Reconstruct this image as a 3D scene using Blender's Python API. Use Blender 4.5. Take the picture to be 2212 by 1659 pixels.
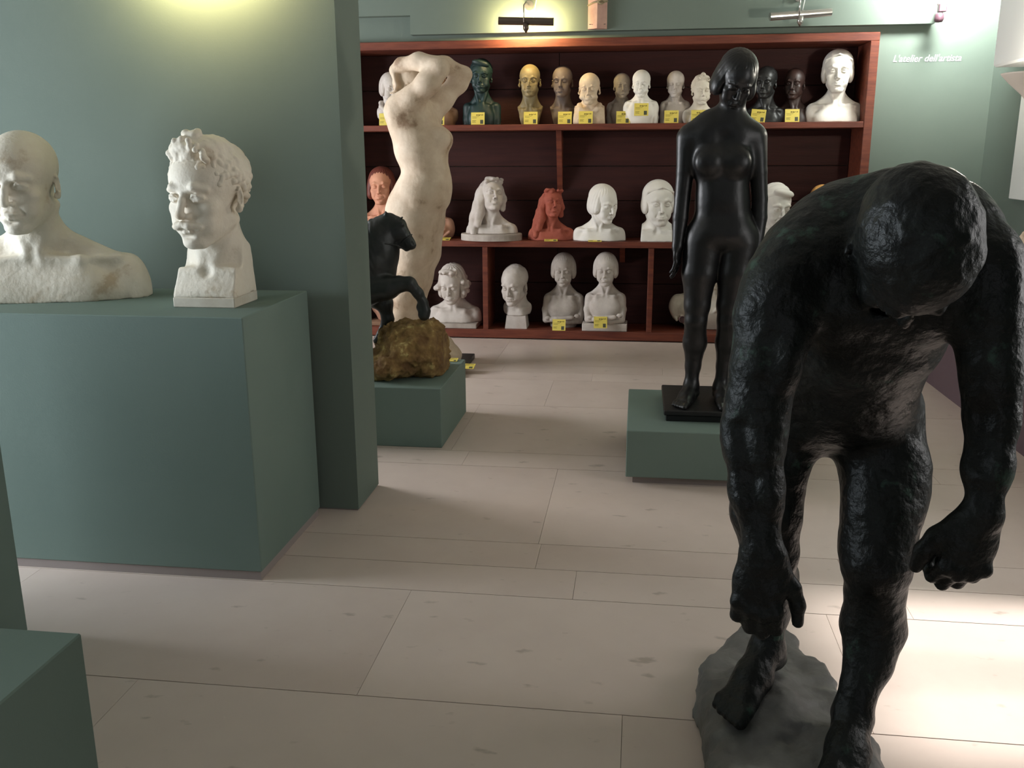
import bpy, math, random
import numpy as np

# ------------------------------------------------------------------ clear
for o in list(bpy.data.objects):
    bpy.data.objects.remove(o, do_unlink=True)
scene = bpy.context.scene
COL = scene.collection

# ------------------------------------------------------------------ camera
IMW, IMH, FPX = 2212.0, 1659.0, 1991.23
CAM_H = 1.40
_p, _r, _y = (math.radians(a) for a in (14.13987, -0.27167, 7.75517))
_fw = np.array([-math.sin(_y), math.cos(_y), 0.0]); _rt = np.array([math.cos(_y), math.sin(_y), 0.0]); _up = np.array([0, 0, 1.0])
_f2 = _fw * math.cos(_p) - _up * math.sin(_p); _u2 = _up * math.cos(_p) + _fw * math.sin(_p)
_r3 = _rt * math.cos(_r) + _u2 * math.sin(_r); _u3 = _u2 * math.cos(_r) - _rt * math.sin(_r)
CAMPOS = np.array([0, 0, CAM_H])
from mathutils import Matrix, Vector
cam_data = bpy.data.cameras.new('camera'); cam = bpy.data.objects.new('camera', cam_data); COL.objects.link(cam)
cam_data.sensor_width = 36.0; cam_data.lens = FPX / IMW * 36.0; cam_data.clip_start = 0.05; cam_data.clip_end = 60
cam.matrix_world = Matrix(((_r3[0], _u3[0], -_f2[0], 0), (_r3[1], _u3[1], -_f2[1], 0), (_r3[2], _u3[2], -_f2[2], CAM_H), (0, 0, 0, 1)))
scene.camera = cam

def at(u, v, Y):
    """world point on the sight line of photo pixel (u, v) at depth Y"""
    d = _r3 * (u - IMW / 2) / FPX - _u3 * (v - IMH / 2) / FPX + _f2
    return CAMPOS + d * (Y / d[1])
def ppm(P):
    return FPX / float(np.dot(np.asarray(P) - CAMPOS, _f2))

# ------------------------------------------------------------------ world, daylight, exposure
world = bpy.data.worlds.new('world'); scene.world = world; world.use_nodes = True
bg = world.node_tree.nodes['Background']; bg.inputs[0].default_value = (0.80, 0.88, 1.0, 1); bg.inputs[1].default_value = 0.6

def area_light(name, loc, target, sx, sy, power, color, spread=180):
    l = bpy.data.lights.new(name, 'AREA'); l.shape = 'RECTANGLE'; l.size = sx; l.size_y = sy; l.energy = power; l.color = color
    l.spread = math.radians(spread)
    o = bpy.data.objects.new(name, l); COL.objects.link(o); o.location = loc
    d = Vector(target) - Vector(loc); o.rotation_euler = d.to_track_quat('-Z', 'Y').to_euler()
    return o
# daylight arriving at the room's windows (the openings are built in the side and rear walls)
area_light('daylight_window_left_front', (-4.36, 1.85, 1.25), (0, 1.85, 1.1), 1.7, 1.7, 250, (0.82, 0.92, 1.0))
area_light('daylight_window_left_back', (-4.36, 5.0, 1.55), (0, 5.0, 1.2), 1.5, 1.7, 265, (0.94, 0.96, 1.0))
area_light('daylight_window_right_front', (2.56, 2.45, 1.45), (0, 2.45, 1.1), 1.0, 1.5, 42, (1.0, 0.97, 0.95))
area_light('daylight_door_rear', (0.6, -2.66, 1.35), (0.4, 3, 1.0), 1.8, 2.1, 9, (0.95, 0.97, 1.0))
sun_d = bpy.data.lights.new('sun', 'SUN'); sun_d.energy = 12; sun_d.angle = math.radians(6); sun_d.color = (1.0, 0.97, 0.94)
sun = bpy.data.objects.new('sun', sun_d); COL.objects.link(sun); sun.location = (6, 2.4, 5)
sun.rotation_euler = Vector((-1.0, -0.02, -1.13)).to_track_quat('-Z', 'Y').to_euler()

scene.view_settings.view_transform = 'Standard'; scene.view_settings.look = 'None'
scene.view_settings.gamma = 1.0; scene.view_settings.use_curve_mapping = False
scene.view_settings.exposure = -0.6

# ------------------------------------------------------------------ materials
def srgb(r, g, b):
    f = lambda c: (c / 255 / 12.92) if c / 255 <= 0.04045 else ((c / 255 + 0.055) / 1.055) ** 2.4
    return (f(r), f(g), f(b), 1.0)
MATS = {}
def mat(name, c1, c2=None, c3=None, scale=6.0, rough=0.6, metal=0.0, bump=0.0, bscale=40.0, stretch=(1, 1, 1), lo=0.35, hi=0.7, detail=6.0,
        spec=0.5, emit=None, estr=0.0, rough2=None):
    if name in MATS: return MATS[name]
    m = bpy.data.materials.new(name); m.use_nodes = True; nt = m.node_tree; b = nt.nodes['Principled BSDF']
    b.inputs['Base Color'].default_value = c1; b.inputs['Roughness'].default_value = rough; b.inputs['Metallic'].default_value = metal
    b.inputs['Specular IOR Level'].default_value = spec
    tc = nt.nodes.new('ShaderNodeTexCoord'); mp = nt.nodes.new('ShaderNodeMapping'); mp.inputs['Scale'].default_value = stretch
    nt.links.new(tc.outputs['Object'], mp.inputs['Vector'])
    if c2 is not None:
        n = nt.nodes.new('ShaderNodeTexNoise'); n.inputs['Scale'].default_value = scale; n.inputs['Detail'].default_value = detail
        n.inputs['Roughness'].default_value = 0.62
        nt.links.new(mp.outputs[0], n.inputs['Vector'])
        r = nt.nodes.new('ShaderNodeValToRGB'); r.color_ramp.elements[0].position = lo; r.color_ramp.elements[1].position = hi
        r.color_ramp.elements[0].color = c1; r.color_ramp.elements[1].color = c2
        if c3 is not None:
            e = r.color_ramp.elements.new((lo + hi) / 2 + 0.06); e.color = c3
        nt.links.new(n.outputs[0], r.inputs[0]); nt.links.new(r.outputs[0], b.inputs['Base Color'])
        if rough2 is not None:
            mr = nt.nodes.new('ShaderNodeMapRange'); mr.inputs[1].default_value = lo; mr.inputs[2].default_value = hi
            mr.inputs[3].default_value = rough; mr.inputs[4].default_value = rough2
            nt.links.new(n.outputs[0], mr.inputs[0]); nt.links.new(mr.outputs[0], b.inputs['Roughness'])
    if bump:
        n2 = nt.nodes.new('ShaderNodeTexNoise'); n2.inputs['Scale'].default_value = bscale; n2.inputs['Detail'].default_value = 5
        nt.links.new(mp.outputs[0], n2.inputs['Vector'])
        bp = nt.nodes.new('ShaderNodeBump'); bp.inputs['Strength'].default_value = bump; bp.inputs['Distance'].default_value = 0.01
        nt.links.new(n2.outputs[0], bp.inputs['Height']); nt.links.new(bp.outputs[0], b.inputs['Normal'])
    if emit is not None:
        b.inputs['Emission Color'].default_value = emit; b.inputs['Emission Strength'].default_value = estr
    MATS[name] = m
    return m

# ------------------------------------------------------------------ object helpers
def link(name, me, m=None, parent=None, loc=None):
    o = bpy.data.objects.new(name, me); COL.objects.link(o)
    if m is not None and me is not None and len(me.materials) == 0: me.materials.append(m)
    if parent is not None: o.parent = parent
    if loc is not None: o.location = [float(x) for x in loc]
    return o
def tag(o, label, cat, group=None):
    o['label'] = label; o['category'] = cat
    if group: o['group'] = group
    return o
def thing(name, label, cat, loc=(0, 0, 0), rz=0.0, group=None):
    o = bpy.data.objects.new(name, None); COL.objects.link(o); o.empty_display_size = 0.05
    o.location = [float(x) for x in loc]; o.rotation_euler = (0, 0, rz)
    return tag(o, label, cat, group)
def struct(o):
    o['kind'] = 'structure'; return o
class MB:
    """collects simple solids into one mesh"""
    def __init__(s): s.v = []; s.f = []
    def box(s, lo, hi):
        n = len(s.v); (x0, y0, z0), (x1, y1, z1) = lo, hi
        s.v += [(x0, y0, z0), (x1, y0, z0), (x1, y1, z0), (x0, y1, z0), (x0, y0, z1), (x1, y0, z1), (x1, y1, z1), (x0, y1, z1)]
        s.f += [(n, n+3, n+2, n+1), (n+4, n+5, n+6, n+7), (n, n+1, n+5, n+4), (n+1, n+2, n+6, n+5), (n+2, n+3, n+7, n+6), (n+3, n, n+4, n+7)]
        return s
    def bev(s, lo, hi, c):
        """box with chamfered edges (24 vertices)"""
        n = len(s.v); lo = np.array(lo, float); hi = np.array(hi, float); idx = {}
        for ix in (0, 1):
            for iy in (0, 1):
                for iz in (0, 1):
                    P = [lo[0] if ix == 0 else hi[0], lo[1] if iy == 0 else hi[1], lo[2] if iz == 0 else hi[2]]
                    sg = [1 if i == 0 else -1 for i in (ix, iy, iz)]
                    for a in range(3):
                        Q = list(P)
                        for b in range(3):
                            if b != a: Q[b] += sg[b] * c
                        idx[(ix, iy, iz, a)] = len(s.v); s.v.append(tuple(Q))
        def quad(a, b, c_, d): s.f.append((a, b, c_, d))
        for a in range(3):
            b, c2 = (a + 1) % 3, (a + 2) % 3
            for sd in (0, 1):
                k = []
                for (i, j) in ((0, 0), (1, 0), (1, 1), (0, 1)):
                    t = [0, 0, 0]; t[a] = sd; t[b] = i; t[c2] = j; k.append(idx[(t[0], t[1], t[2], a)])
                s.f.append(tuple(k) if sd == 1 else tuple(k[::-1]))
            for i in (0, 1):
                for j in (0, 1):
                    t0 = [0, 0, 0]; t0[b] = i; t0[c2] = j; t1 = list(t0); t1[a] = 1
                    q = [idx[tuple(t0) + (b,)], idx[tuple(t1) + (b,)], idx[tuple(t1) + (c2,)], idx[tuple(t0) + (c2,)]]
                    s.f.append(tuple(q) if (i + j) % 2 == 1 else tuple(q[::-1]))
        for ix in (0, 1):
            for iy in (0, 1):
                for iz in (0, 1):
                    q = [idx[(ix, iy, iz, a)] for a in range(3)]
                    s.f.append(tuple(q) if (ix + iy + iz) % 2 == 1 else tuple(q[::-1]))
        return s
    def tube(s, pts, rad, n=10, caps=True):
        pts = [np.array(p, float) for p in pts]; rads = rad if isinstance(rad, (list, tuple)) else [rad] * len(pts); base = len(s.v)
        prev = None
        for i, p in enumerate(pts):
            t = (pts[min(i+1, len(pts)-1)] - pts[max(i-1, 0)]); t = t / (np.linalg.norm(t) + 1e-9)
            if prev is None:
                a = np.array([0, 0, 1.0]) if abs(t[2]) < 0.9 else np.array([1.0, 0, 0])
                x = np.cross(t, a)
            else: x = prev - t * np.dot(prev, t)
            x /= np.linalg.norm(x); prev = x; y = np.cross(t, x)
            for j in range(n):
                a = 2 * math.pi * j / n; s.v.append(tuple(p + rads[i] * (x * math.cos(a) + y * math.sin(a))))
        for i in range(len(pts) - 1):
            for j in range(n):
                a = base + i*n + j; b = base + i*n + (j+1) % n; s.f.append((a, b, b + n, a + n))
        if caps:
            s.f.append(tuple(base + j for j in range(n))[::-1]); s.f.append(tuple(base + (len(pts)-1)*n + j for j in range(n)))
        return s
    def lathe(s, prof, c=(0, 0, 0), n=32, axis='z'):
        base = len(s.v)
        for r, z in prof:
            for j in range(n):
                a = 2 * math.pi * j / n
                s.v.append((c[0] + r * math.cos(a), c[1] + r * math.sin(a), c[2] + z))
        for i in range(len(prof) - 1):
            for j in range(n):
                a = base + i*n + j; b = base + i*n + (j+1) % n; s.f.append((a, b, b + n, a + n))
        return s
    def mesh(s, name, smooth=False):
        me = bpy.data.meshes.new(name); me.from_pydata([tuple(float(c) for c in v) for v in s.v], [], s.f); me.update()
        if smooth: me.polygons.foreach_set('use_smooth', [True] * len(me.polygons))
        return me
    def build(s, name, m, parent=None, loc=None, smooth=False):
        return link(name, s.mesh(name, smooth), m, parent, loc)

# ------------------------------------------------------------------ implicit-surface modeller (for the sculptures)
class T:
    """similarity transform: world = t + s * R @ local"""
    def __init__(s, t=(0, 0, 0), R=None, sc=1.0):
        s.t = np.array(t, float); s.R = np.eye(3) if R is None else R; s.s = float(sc)
    def __call__(s, p): return s.t + s.s * (s.R @ np.asarray(p, float))
    def rot(s, Rl, piv=(0, 0, 0)):
        piv = np.array(piv, float); return T(s.t + s.s * (s.R @ (piv - Rl @ piv)), s.R @ Rl, s.s)
def Rx(a): c, n = math.cos(a), math.sin(a); return np.array([[1, 0, 0], [0, c, -n], [0, n, c]])
def Ry(a): c, n = math.cos(a), math.sin(a); return np.array([[c, 0, n], [0, 1, 0], [-n, 0, c]])
def Rz(a): c, n = math.cos(a), math.sin(a); return np.array([[c, -n, 0], [n, c, 0], [0, 0, 1]])
def D(a): return math.radians(a)
ID = T()
_rng = np.random.RandomState(7); LAT = _rng.rand(24, 24, 24).astype(np.float32)
def vnoise(P):
    i = np.floor(P).astype(np.int64); f = (P - i).astype(np.float32); f = f * f * (3 - 2 * f); i %= 24; j = (i + 1) % 24
    x0, y0, z0 = i.T; x1, y1, z1 = j.T; fx, fy, fz = f.T
    a = LAT[x0, y0, z0] * (1 - fx) + LAT[x1, y0, z0] * fx; b = LAT[x0, y1, z0] * (1 - fx) + LAT[x1, y1, z0] * fx
    c = LAT[x0, y0, z1] * (1 - fx) + LAT[x1, y0, z1] * fx; d = LAT[x0, y1, z1] * (1 - fx) + LAT[x1, y1, z1] * fx
    return (a * (1 - fy) + b * fy) * (1 - fz) + (c * (1 - fy) + d * fy) * fz
def fbm(P, o=3):
    v = 0; a = 0.5
    for k in range(o): v = v + a * (vnoise(P * (2 ** k) + 3.7 * k) - 0.5); a *= 0.5
    return v
class SDF:
    def __init__(s, lo, hi, h):
        s.lo = np.array(lo, float) - 3 * h; s.h = h
        n = np.ceil((np.array(hi, float) + 3 * h - s.lo) / h).astype(int) + 1
        s.n = n; s.d = np.full(n, 1.0, np.float32)
        s.ax = [(s.lo[i] + h * np.arange(n[i])).astype(np.float32) for i in range(3)]
    def _sl(s, lo, hi):
        a = np.clip(np.floor((lo - s.lo) / s.h).astype(int), 0, s.n); b = np.clip(np.ceil((hi - s.lo) / s.h).astype(int) + 1, 0, s.n)
        if np.any(b <= a): return None
        sl = tuple(slice(a[i], b[i]) for i in range(3))
        return sl, s.ax[0][sl[0]][:, None, None], s.ax[1][sl[1]][None, :, None], s.ax[2][sl[2]][None, None, :]
    def _comb(s, sl, b, k, op):
        d = s.d[sl]
        if op == '+':
            r = np.minimum(d, b)
            if k > 0: hh = np.maximum(k - np.abs(d - b), 0) / k; r = r - hh * hh * (k * 0.25)
        elif op == '-':
            r = np.maximum(d, -b)
            if k > 0: hh = np.maximum(k - np.abs(d + b), 0) / k; r = r + hh * hh * (k * 0.25)
        s.d[sl] = r
    def ell(s, t, c, r, k=0.03, rot=None, op='+'):
        c = t(c); r = np.array(r, float) * t.s; k = k * t.s; R = t.R if rot is None else t.R @ rot
        ext = np.sqrt(((R * r[None, :]) ** 2).sum(1)) + k + 3 * s.h
        q = s._sl(c - ext, c + ext)
        if q is None: return
        sl, X, Y, Z = q; X = X - np.float32(c[0]); Y = Y - np.float32(c[1]); Z = Z - np.float32(c[2])
        k0 = 0; k1 = 0
        for a in range(3):
            l = (X * np.float32(R[0, a]) + Y * np.float32(R[1, a]) + Z * np.float32(R[2, a])) / np.float32(r[a])
            k0 = k0 + l * l; k1 = k1 + (l / np.float32(r[a])) ** 2
        k0 = np.sqrt(k0); k1 = np.sqrt(k1) + 1e-6
        s._comb(sl, k0 * (k0 - 1) / k1, k, op)
    def cone(s, t, a, b, ra, rb, k=0.03, op='+'):
        a = t(a); b = t(b); ra *= t.s; rb *= t.s; k = k * t.s; m = max(ra, rb) + k + 3 * s.h
        q = s._sl(np.minimum(a, b) - m, np.maximum(a, b) + m)
        if q is None: return
        sl, X, Y, Z = q; v = (b - a).astype(np.float32); L = float(v @ v) + 1e-12
        X = X - np.float32(a[0]); Y = Y - np.float32(a[1]); Z = Z - np.float32(a[2])
        u = np.clip((X * v[0] + Y * v[1] + Z * v[2]) / np.float32(L), 0, 1)
        dd = np.sqrt((X - u * v[0]) ** 2 + (Y - u * v[1]) ** 2 + (Z - u * v[2]) ** 2) - (np.float32(ra) + u * np.float32(rb - ra))
        s._comb(sl, dd, k, op)
    def chain(s, t, pts, rad, k=0.03, op='+'):
        for i in range(len(pts) - 1): s.cone(t, pts[i], pts[i+1], rad[i], rad[i+1], k, op)
    def plane(s, p, n, k=0.0):
        """keep the side the normal n points away from"""
        n = np.array(n, float); n /= np.linalg.norm(n); p = np.asarray(p, float)
        b = (s.ax[0][:, None, None] - p[0]) * n[0] + (s.ax[1][None, :, None] - p[1]) * n[1] + (s.ax[2][None, None, :] - p[2]) * n[2]
        r = np.maximum(s.d, b)
        if k > 0: hh = np.maximum(k - np.abs(s.d - b), 0) / k; r = r + hh * hh * (k * 0.25)
        s.d = r.astype(np.float32)
    def disp(s, fn, band=None):
        """d += fn(points) within a band around the surface"""
        band = band or 4 * s.h
        I = np.nonzero(np.abs(s.d) < band); P = np.stack([s.ax[a][I[a]] for a in range(3)], 1)
        s.d[I] += fn(P).astype(np.float32)
    def noise(s, amp, scale, o=3): s.disp(lambda P: 2 * amp * fbm(P * scale, o), max(4 * s.h, 3 * amp))
    def mesh(s, name, origin=(0, 0, 0)):
        d = s.d; g = d < 0; nx, ny, nz = d.shape
        g[0] = g[-1] = False; g[:, 0] = g[:, -1] = False; g[:, :, 0] = g[:, :, -1] = False
        u = g.view(np.uint8); cnt = np.zeros((nx-1, ny-1, nz-1), np.uint8)
        offs = [(i, j, k) for i in (0, 1) for j in (0, 1) for k in (0, 1)]
        for (i, j, k) in offs: cnt += u[i:nx-1+i, j:ny-1+j, k:nz-1+k]
        act = (cnt > 0) & (cnt < 8); I = np.nonzero(act); N = len(I[0])
        idx = np.full(act.shape, -1, np.int32); idx[I] = np.arange(N)
        cv = {o: d[I[0] + o[0], I[1] + o[1], I[2] + o[2]] for o in offs}
        acc = np.zeros((N, 3), np.float32); num = np.zeros(N, np.float32)
        for a in range(3):
            for o in offs:
                if o[a]: continue
                o2 = list(o); o2[a] = 1; o2 = tuple(o2); v0 = cv[o]; v1 = cv[o2]; m = (v0 < 0) != (v1 < 0)
                tt = np.where(m, v0 / np.where(m, v0 - v1, 1), 0); w = m.astype(np.float32)
                for b in range(3): acc[:, b] += w * (o[b] if b != a else tt)
                num += w
        P = acc / np.maximum(num, 1)[:, None]
        co = np.stack([s.lo[b] + s.h * (I[b] + P[:, b]) for b in range(3)], 1) - np.asarray(origin, float)
        quads = []
        for a in range(3):
            b, c = (a + 1) % 3, (a + 2) % 3
            sa = [slice(None)] * 3; sb = [slice(None)] * 3; sa[a] = slice(0, -1); sb[a] = slice(1, None)
            e = g[tuple(sa)] != g[tuple(sb)]; J = list(np.nonzero(e)); ok = (J[b] > 0) & (J[c] > 0); J = [j[ok] for j in J]
            inside = g[tuple(J)]
            def cell(db, dc):
                K = list(J); K[b] = J[b] + db; K[c] = J[c] + dc; return idx[tuple(K)]
            q = np.stack([cell(-1, -1), cell(0, -1), cell(0, 0), cell(-1, 0)], 1)
            q[~inside] = q[~inside][:, ::-1]; quads.append(q)
        q = np.concatenate(quads); q = q[(q >= 0).all(1)]
        me = bpy.data.meshes.new(name); me.vertices.add(N); me.vertices.foreach_set('co', co.astype(np.float32).ravel())
        me.loops.add(q.size); me.loops.foreach_set('vertex_index', q.ravel().astype(np.int32))
        me.polygons.add(len(q)); me.polygons.foreach_set('loop_start', np.arange(0, q.size, 4, dtype=np.int32))
        me.polygons.foreach_set('use_smooth', np.ones(len(q), bool)); me.update(calc_edges=True); me.validate()
        return me
# ------------------------------------------------------------------ heads and busts
def head(F, t, child=0.0, jaw=1.0, brow=1.0, nose=1.0, ears=1.0, cheek=0.0, closed=False, smile=0.0, fine=True):
    """head from chin (z=0) to crown (z=1), face towards -y"""
    F.ell(t, (0, .07, .655), (.318 + .02 * child, .40, .345), .05)
    F.ell(t, (0, -.06, .62), (.295, .31, .30), .06)                          # forehead
    F.ell(t, (0, -.10, .37), (.245 + .02 * child, .255, .33), .08)           # face
    jw = .175 * jaw
    for x in (-1, 1):
        F.cone(t, (x * jw, .02, .25 + .02 * child), (x * .07, -.25, .075), .085, .07, .07)
        F.ell(t, (x * .175, -.235, .385), (.085, .085, .07), .07)            # cheek bone
        F.ell(t, (x * .14, -.245, .25), (.09 + .04 * child + .03 * cheek, .09 + .03 * child, .10), .08)
    F.ell(t, (0, -.315, .072), (.085 * jaw, .065, .062), .06)                # chin
    F.ell(t, (0, -.30, .20), (.125, .085, .10), .07)                         # muzzle
    for x in (-1, 1):                                                        # sockets, brow
        F.ell(t, (x * .125, -.40, .495), (.088, .075, .052 + .008 * child), .06, op='-')
        F.chain(t, [(x * .03, -.352, .558), (x * .12, -.352, .590), (x * .215, -.285, .560)], [.022 * brow, .028 * brow, .02 * brow], .045)
        F.ell(t, (x * .125, -.298, .492), (.068, .058, .056), .015)          # eyeball
        if fine:
            F.chain(t, [(x * .066, -.345, .484), (x * .105, -.368, .520 if not closed else .50), (x * .150, -.358, .518 if not closed else .495), (x * .195, -.310, .484)], [.008, .011, .011, .008], .014)
            F.chain(t, [(x * .066, -.345, .482), (x * .110, -.358, .461), (x * .155, -.346, .464), (x * .195, -.310, .482)], [.007, .008, .008, .007], .016)
            F.chain(t, [(x * .07, -.37, .533), (x * .13, -.376, .549), (x * .20, -.325, .525)], [.006, .009, .006], .014, op='-')
    F.chain(t, [(0, -.345, .560), (0, -.385 - .01 * nose, .455), (0, -.425 - .02 * nose, .345)], [.026, .030 * nose, .040 * nose], .03)
    for x in (-1, 1): F.ell(t, (x * .042 * nose, -.385, .325), (.030, .044, .028), .02)
    if fine:
        for x in (-1, 1): F.ell(t, (x * .022, -.415, .302), (.012, .018, .012), .012, op='-')
    F.cone(t, (0, -.40, .285), (0, -.395, .245), .010, .012, .02, op='-')    # philtrum
    z = .205
    for x in (-1, 1):
        F.chain(t, [(0, -.392, z + .020), (x * .04, -.388, z + .024), (x * .095, -.335, z + .004 + .02 * smile)], [.018, .017, .007], .012)
        F.chain(t, [(0, -.388, z - .026), (x * .045, -.378, z - .022), (x * .085, -.338, z - .004 + .015 * smile)], [.022, .019, .007], .012)
        F.chain(t, [(0, -.422, z + .002), (x * .05, -.405, z), (x * .108, -.340, z + .002 + .022 * smile)], [.006, .006, .006], .012, op='-')
    F.ell(t, (0, -.375, .132), (.07, .028, .016), .03, op='-')
    for x in (-1, 1):
        if fine: F.chain(t, [(x * .075, -.375, .315), (x * .125, -.335, .22)], [.007, .006], .035, op='-')
        if ears > 0:
            R = Rz(x * .45) @ Rx(-.18)
            F.ell(t, (x * (.298 + .018 * ears), .06, .445), (.028, .072, .125), .02, rot=R)
            F.ell(t, (x * (.315 + .018 * ears), .035, .46), (.022, .040, .068), .02, rot=R, op='-')
            F.ell(t, (x * (.290 + .014 * ears), .035, .345), (.026, .035, .035), .02)
def torso(F, t, sw=.95, nl=.30, nr=.205, ny=0.0, muscle=1.0, chestz=.62, female=0.0, dep=1.0):
    """neck, shoulders and chest below a chin at z=0; sw = outer half width of the shoulders"""
    F.cone(t, (0, .11, .38), (0, .17, -nl - .12), nr, nr * 1.12, .08)
    q = min(1.0, sw / .95)
    for x in (-1, 1):
        F.cone(t, (x * .08, .20, -nl * .35), (x * sw * .74, .20, -nl - .24 * q), .13, .13 * q, .16)
        F.ell(t, (x * (sw - .20 * q), .18, -nl - .48 * q), (.20 * q, .22 * q, .36 * q), .14)
        F.chain(t, [(x * .06, -.075 * dep, -nl - .10), (x * sw * .42, -.06 * dep, -nl - .115), (x * sw * .74, .08, -nl - .12)], [.026, .022, .02], .10)
        F.cone(t, (x * .215, .10, .24), (x * .045, -.075, -nl - .09), .055 * muscle, .035 * muscle, .055)
        F.ell(t, (x * sw * .36, -.055 * dep, -nl - .48), (sw * .36, .15, .26), .20)
    F.ell(t, (0, .15, -nl - chestz), (sw * .78, .33 * dep, .58), .12)
    F.ell(t, (0, -.155, -nl - .10), (.045, .035, .05), .07, op='-')
def scalp_pts(n, seed, zmin=.62, front=.50):
    """random points on the cranium above the hair line"""
    r = np.random.RandomState(seed); out = []
    while len(out) < n:
        v = r.normal(size=3); v /= np.linalg.norm(v)
        p = np.array([0, .07, .62]) + v * np.array([.335, .415, .375])
        lim = .74 if p[1] < -.18 else (.60 - .55 * max(0, (p[1] + .05)) if p[1] < .25 else .28)
        if p[2] > lim and all(np.linalg.norm(p - o) > .042 for o in out[-40:]): out.append(p)
    return out
def groove(F, t, amp, freq, mode='vert', wob=.6):
    """strand grooves over a hair mesh"""
    Ri = t.R.T
    def fn(P):
        L = (P - t.t) @ t.R / t.s
        a = np.arctan2(L[:, 0], L[:, 1] - .05) * 2.0
        if mode == 'side': a = np.arctan2(L[:, 2] - .55, L[:, 1] - .25) * 2.0
        w = fbm(L * 5.0, 2) * wob * 4
        return amp * t.s * np.sin(a * freq + w + L[:, 2] * 3)
    F.disp(fn, max(4 * F.h, 3 * amp * t.s))
def hair(F, t, style, seed=1):
    if style == 'curly':
        F.ell(t, (0, .10, .66), (.335, .42, .355), .02)
        F.ell(t, (0, -.50, .42), (.31, .42, .38), .05, op='-')
        for x in (-1, 1): F.ell(t, (x * .33, .03, .44), (.09, .13, .14), .03, op='-')
        F.ell(t, (0, .22, .06), (.5, .5, .22), .03, op='-')
        for p in scalp_pts(330, seed):
            F.ell(t, p, (.026, .026, .026), .018)
        r = np.random.RandomState(seed + 5)
        F.ell(t, (0, -.06, .93), (.25, .27, .11), .08)
        for i in range(80):                                                   # taller locks over the forehead
            a = r.uniform(-1, 1); F.ell(t, (.22 * a + .02, -.24 + r.uniform(-.08, .22), .97 + r.uniform(-.09, .07) - .12 * a * a), (.028, .032, .030), .016)
        for i in range(10): F.ell(t, (r.uniform(-.07, .07), -.16 + r.uniform(-.06, .06), 1.05 + r.uniform(-.03, .03)), (.036, .04, .034), .03)
        F.noise(.016 * t.s, 14 / t.s, 3)
    elif style in ('bob', 'wavy', 'page'):
        drop = {'bob': .20, 'wavy': .16, 'page': .32}[style]
        F.ell(t, (0, .10, .67), (.355, .43, .365), .03)
        for x in (-1, 1):
            F.ell(t, (x * .30, .08, .42 + .5 * (drop - .2)), (.10, .26, .27), .08)
            F.ell(t, (x * .295, .0, drop + .06), (.075, .17, .10), .08)
        F.ell(t, (0, .30, .36), (.30, .22, .26), .08)
        F.ell(t, (0, -.50, .33), (.285, .43, .42), .03, op='-')
        if style == 'wavy':
            r = np.random.RandomState(seed)
            for x in (-1, 1):
                for i in range(12): F.ell(t, (x * r.uniform(.29, .43), r.uniform(-.16, .25), r.uniform(.22, .62)), (.075, .085, .07), .03)
            for i in range(12): F.ell(t, (r.uniform(-.22, .22), r.uniform(-.34, -.12), r.uniform(.86, .98)), (.08, .08, .055), .03)
            groove(F, t, .009, 7, wob=1.5)
        else: groove(F, t, .005, 13)
    elif style == 'short':
        F.ell(t, (0, .09, .665), (.332, .415, .358), .02)
        F.ell(t, (0, -.50, .40), (.285, .36, .40), .03, op='-')
        for x in (-1, 1): F.ell(t, (x * .33, -.02, .40), (.10, .16, .17), .03, op='-')
        F.ell(t, (0, .22, .04), (.5, .5, .25), .03, op='-')
        F.noise(.018 * t.s, 22 / t.s * .33 + 12, 2)
    elif style == 'sweep':
        F.ell(t, (0, .09, .67), (.345, .42, .365), .02)
        F.ell(t, (.02, -.26, .86), (.26, .14, .10), .06, rot=Ry(.25))
        F.ell(t, (0, -.50, .36), (.27, .37, .42), .03, op='-')
        for x in (-1, 1): F.ell(t, (x * .34, -.02, .36), (.09, .16, .17), .03, op='-')
        F.ell(t, (0, .22, .04), (.5, .5, .22), .03, op='-')
        groove(F, t, .009, 9, mode='side', wob=.8)
    elif style == 'cap':
        F.ell(t, (0, .11, .69), (.352, .43, .345), .02)
        for x in (-1, 1): F.ell(t, (x * .29, .12, .46), (.085, .25, .20), .06)
        F.ell(t, (0, .30, .42), (.28, .2, .2), .06)
        F.ell(t, (0, -.55, .40), (.30, .46, .43), .02, op='-')
        F.chain(t, [(-.345, .10, .60), (-.28, -.19, .76), (0, -.325, .87), (.28, -.19, .76), (.345, .10, .60)], [.022] * 5, .012)
    elif style == 'long':
        F.ell(t, (0, .10, .67), (.35, .43, .365), .03)
        F.ell(t, (0, -.50, .36), (.25, .42, .41), .03, op='-')
        r = np.random.RandomState(seed)
        for i in range(16): F.ell(t, (r.uniform(-.26, .26), r.uniform(-.30, -.05), .88 + r.uniform(-.05, .07)), (.075, .08, .05), .05)
        F.chain(t, [(.25, -.06, .72), (.32, .0, .42), (.33, .12, .20)], [.08, .10, .09], .06)
        F.chain(t, [(-.26, -.04, .70), (-.31, .0, .38), (-.34, .08, .06), (-.42, .12, -.30)], [.09, .11, .13, .11], .08)
        F.chain(t, [(-.22, .20, .62), (-.30, .26, .28), (-.38, .32, -.02), (-.48, .30, -.32), (-.52, .24, -.55)], [.20, .20, .19, .15, .08], .06)
        F.noise(.03 * t.s, 7 / t.s, 2)
        groove(F, t, .010, 6, wob=1.5)
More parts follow.
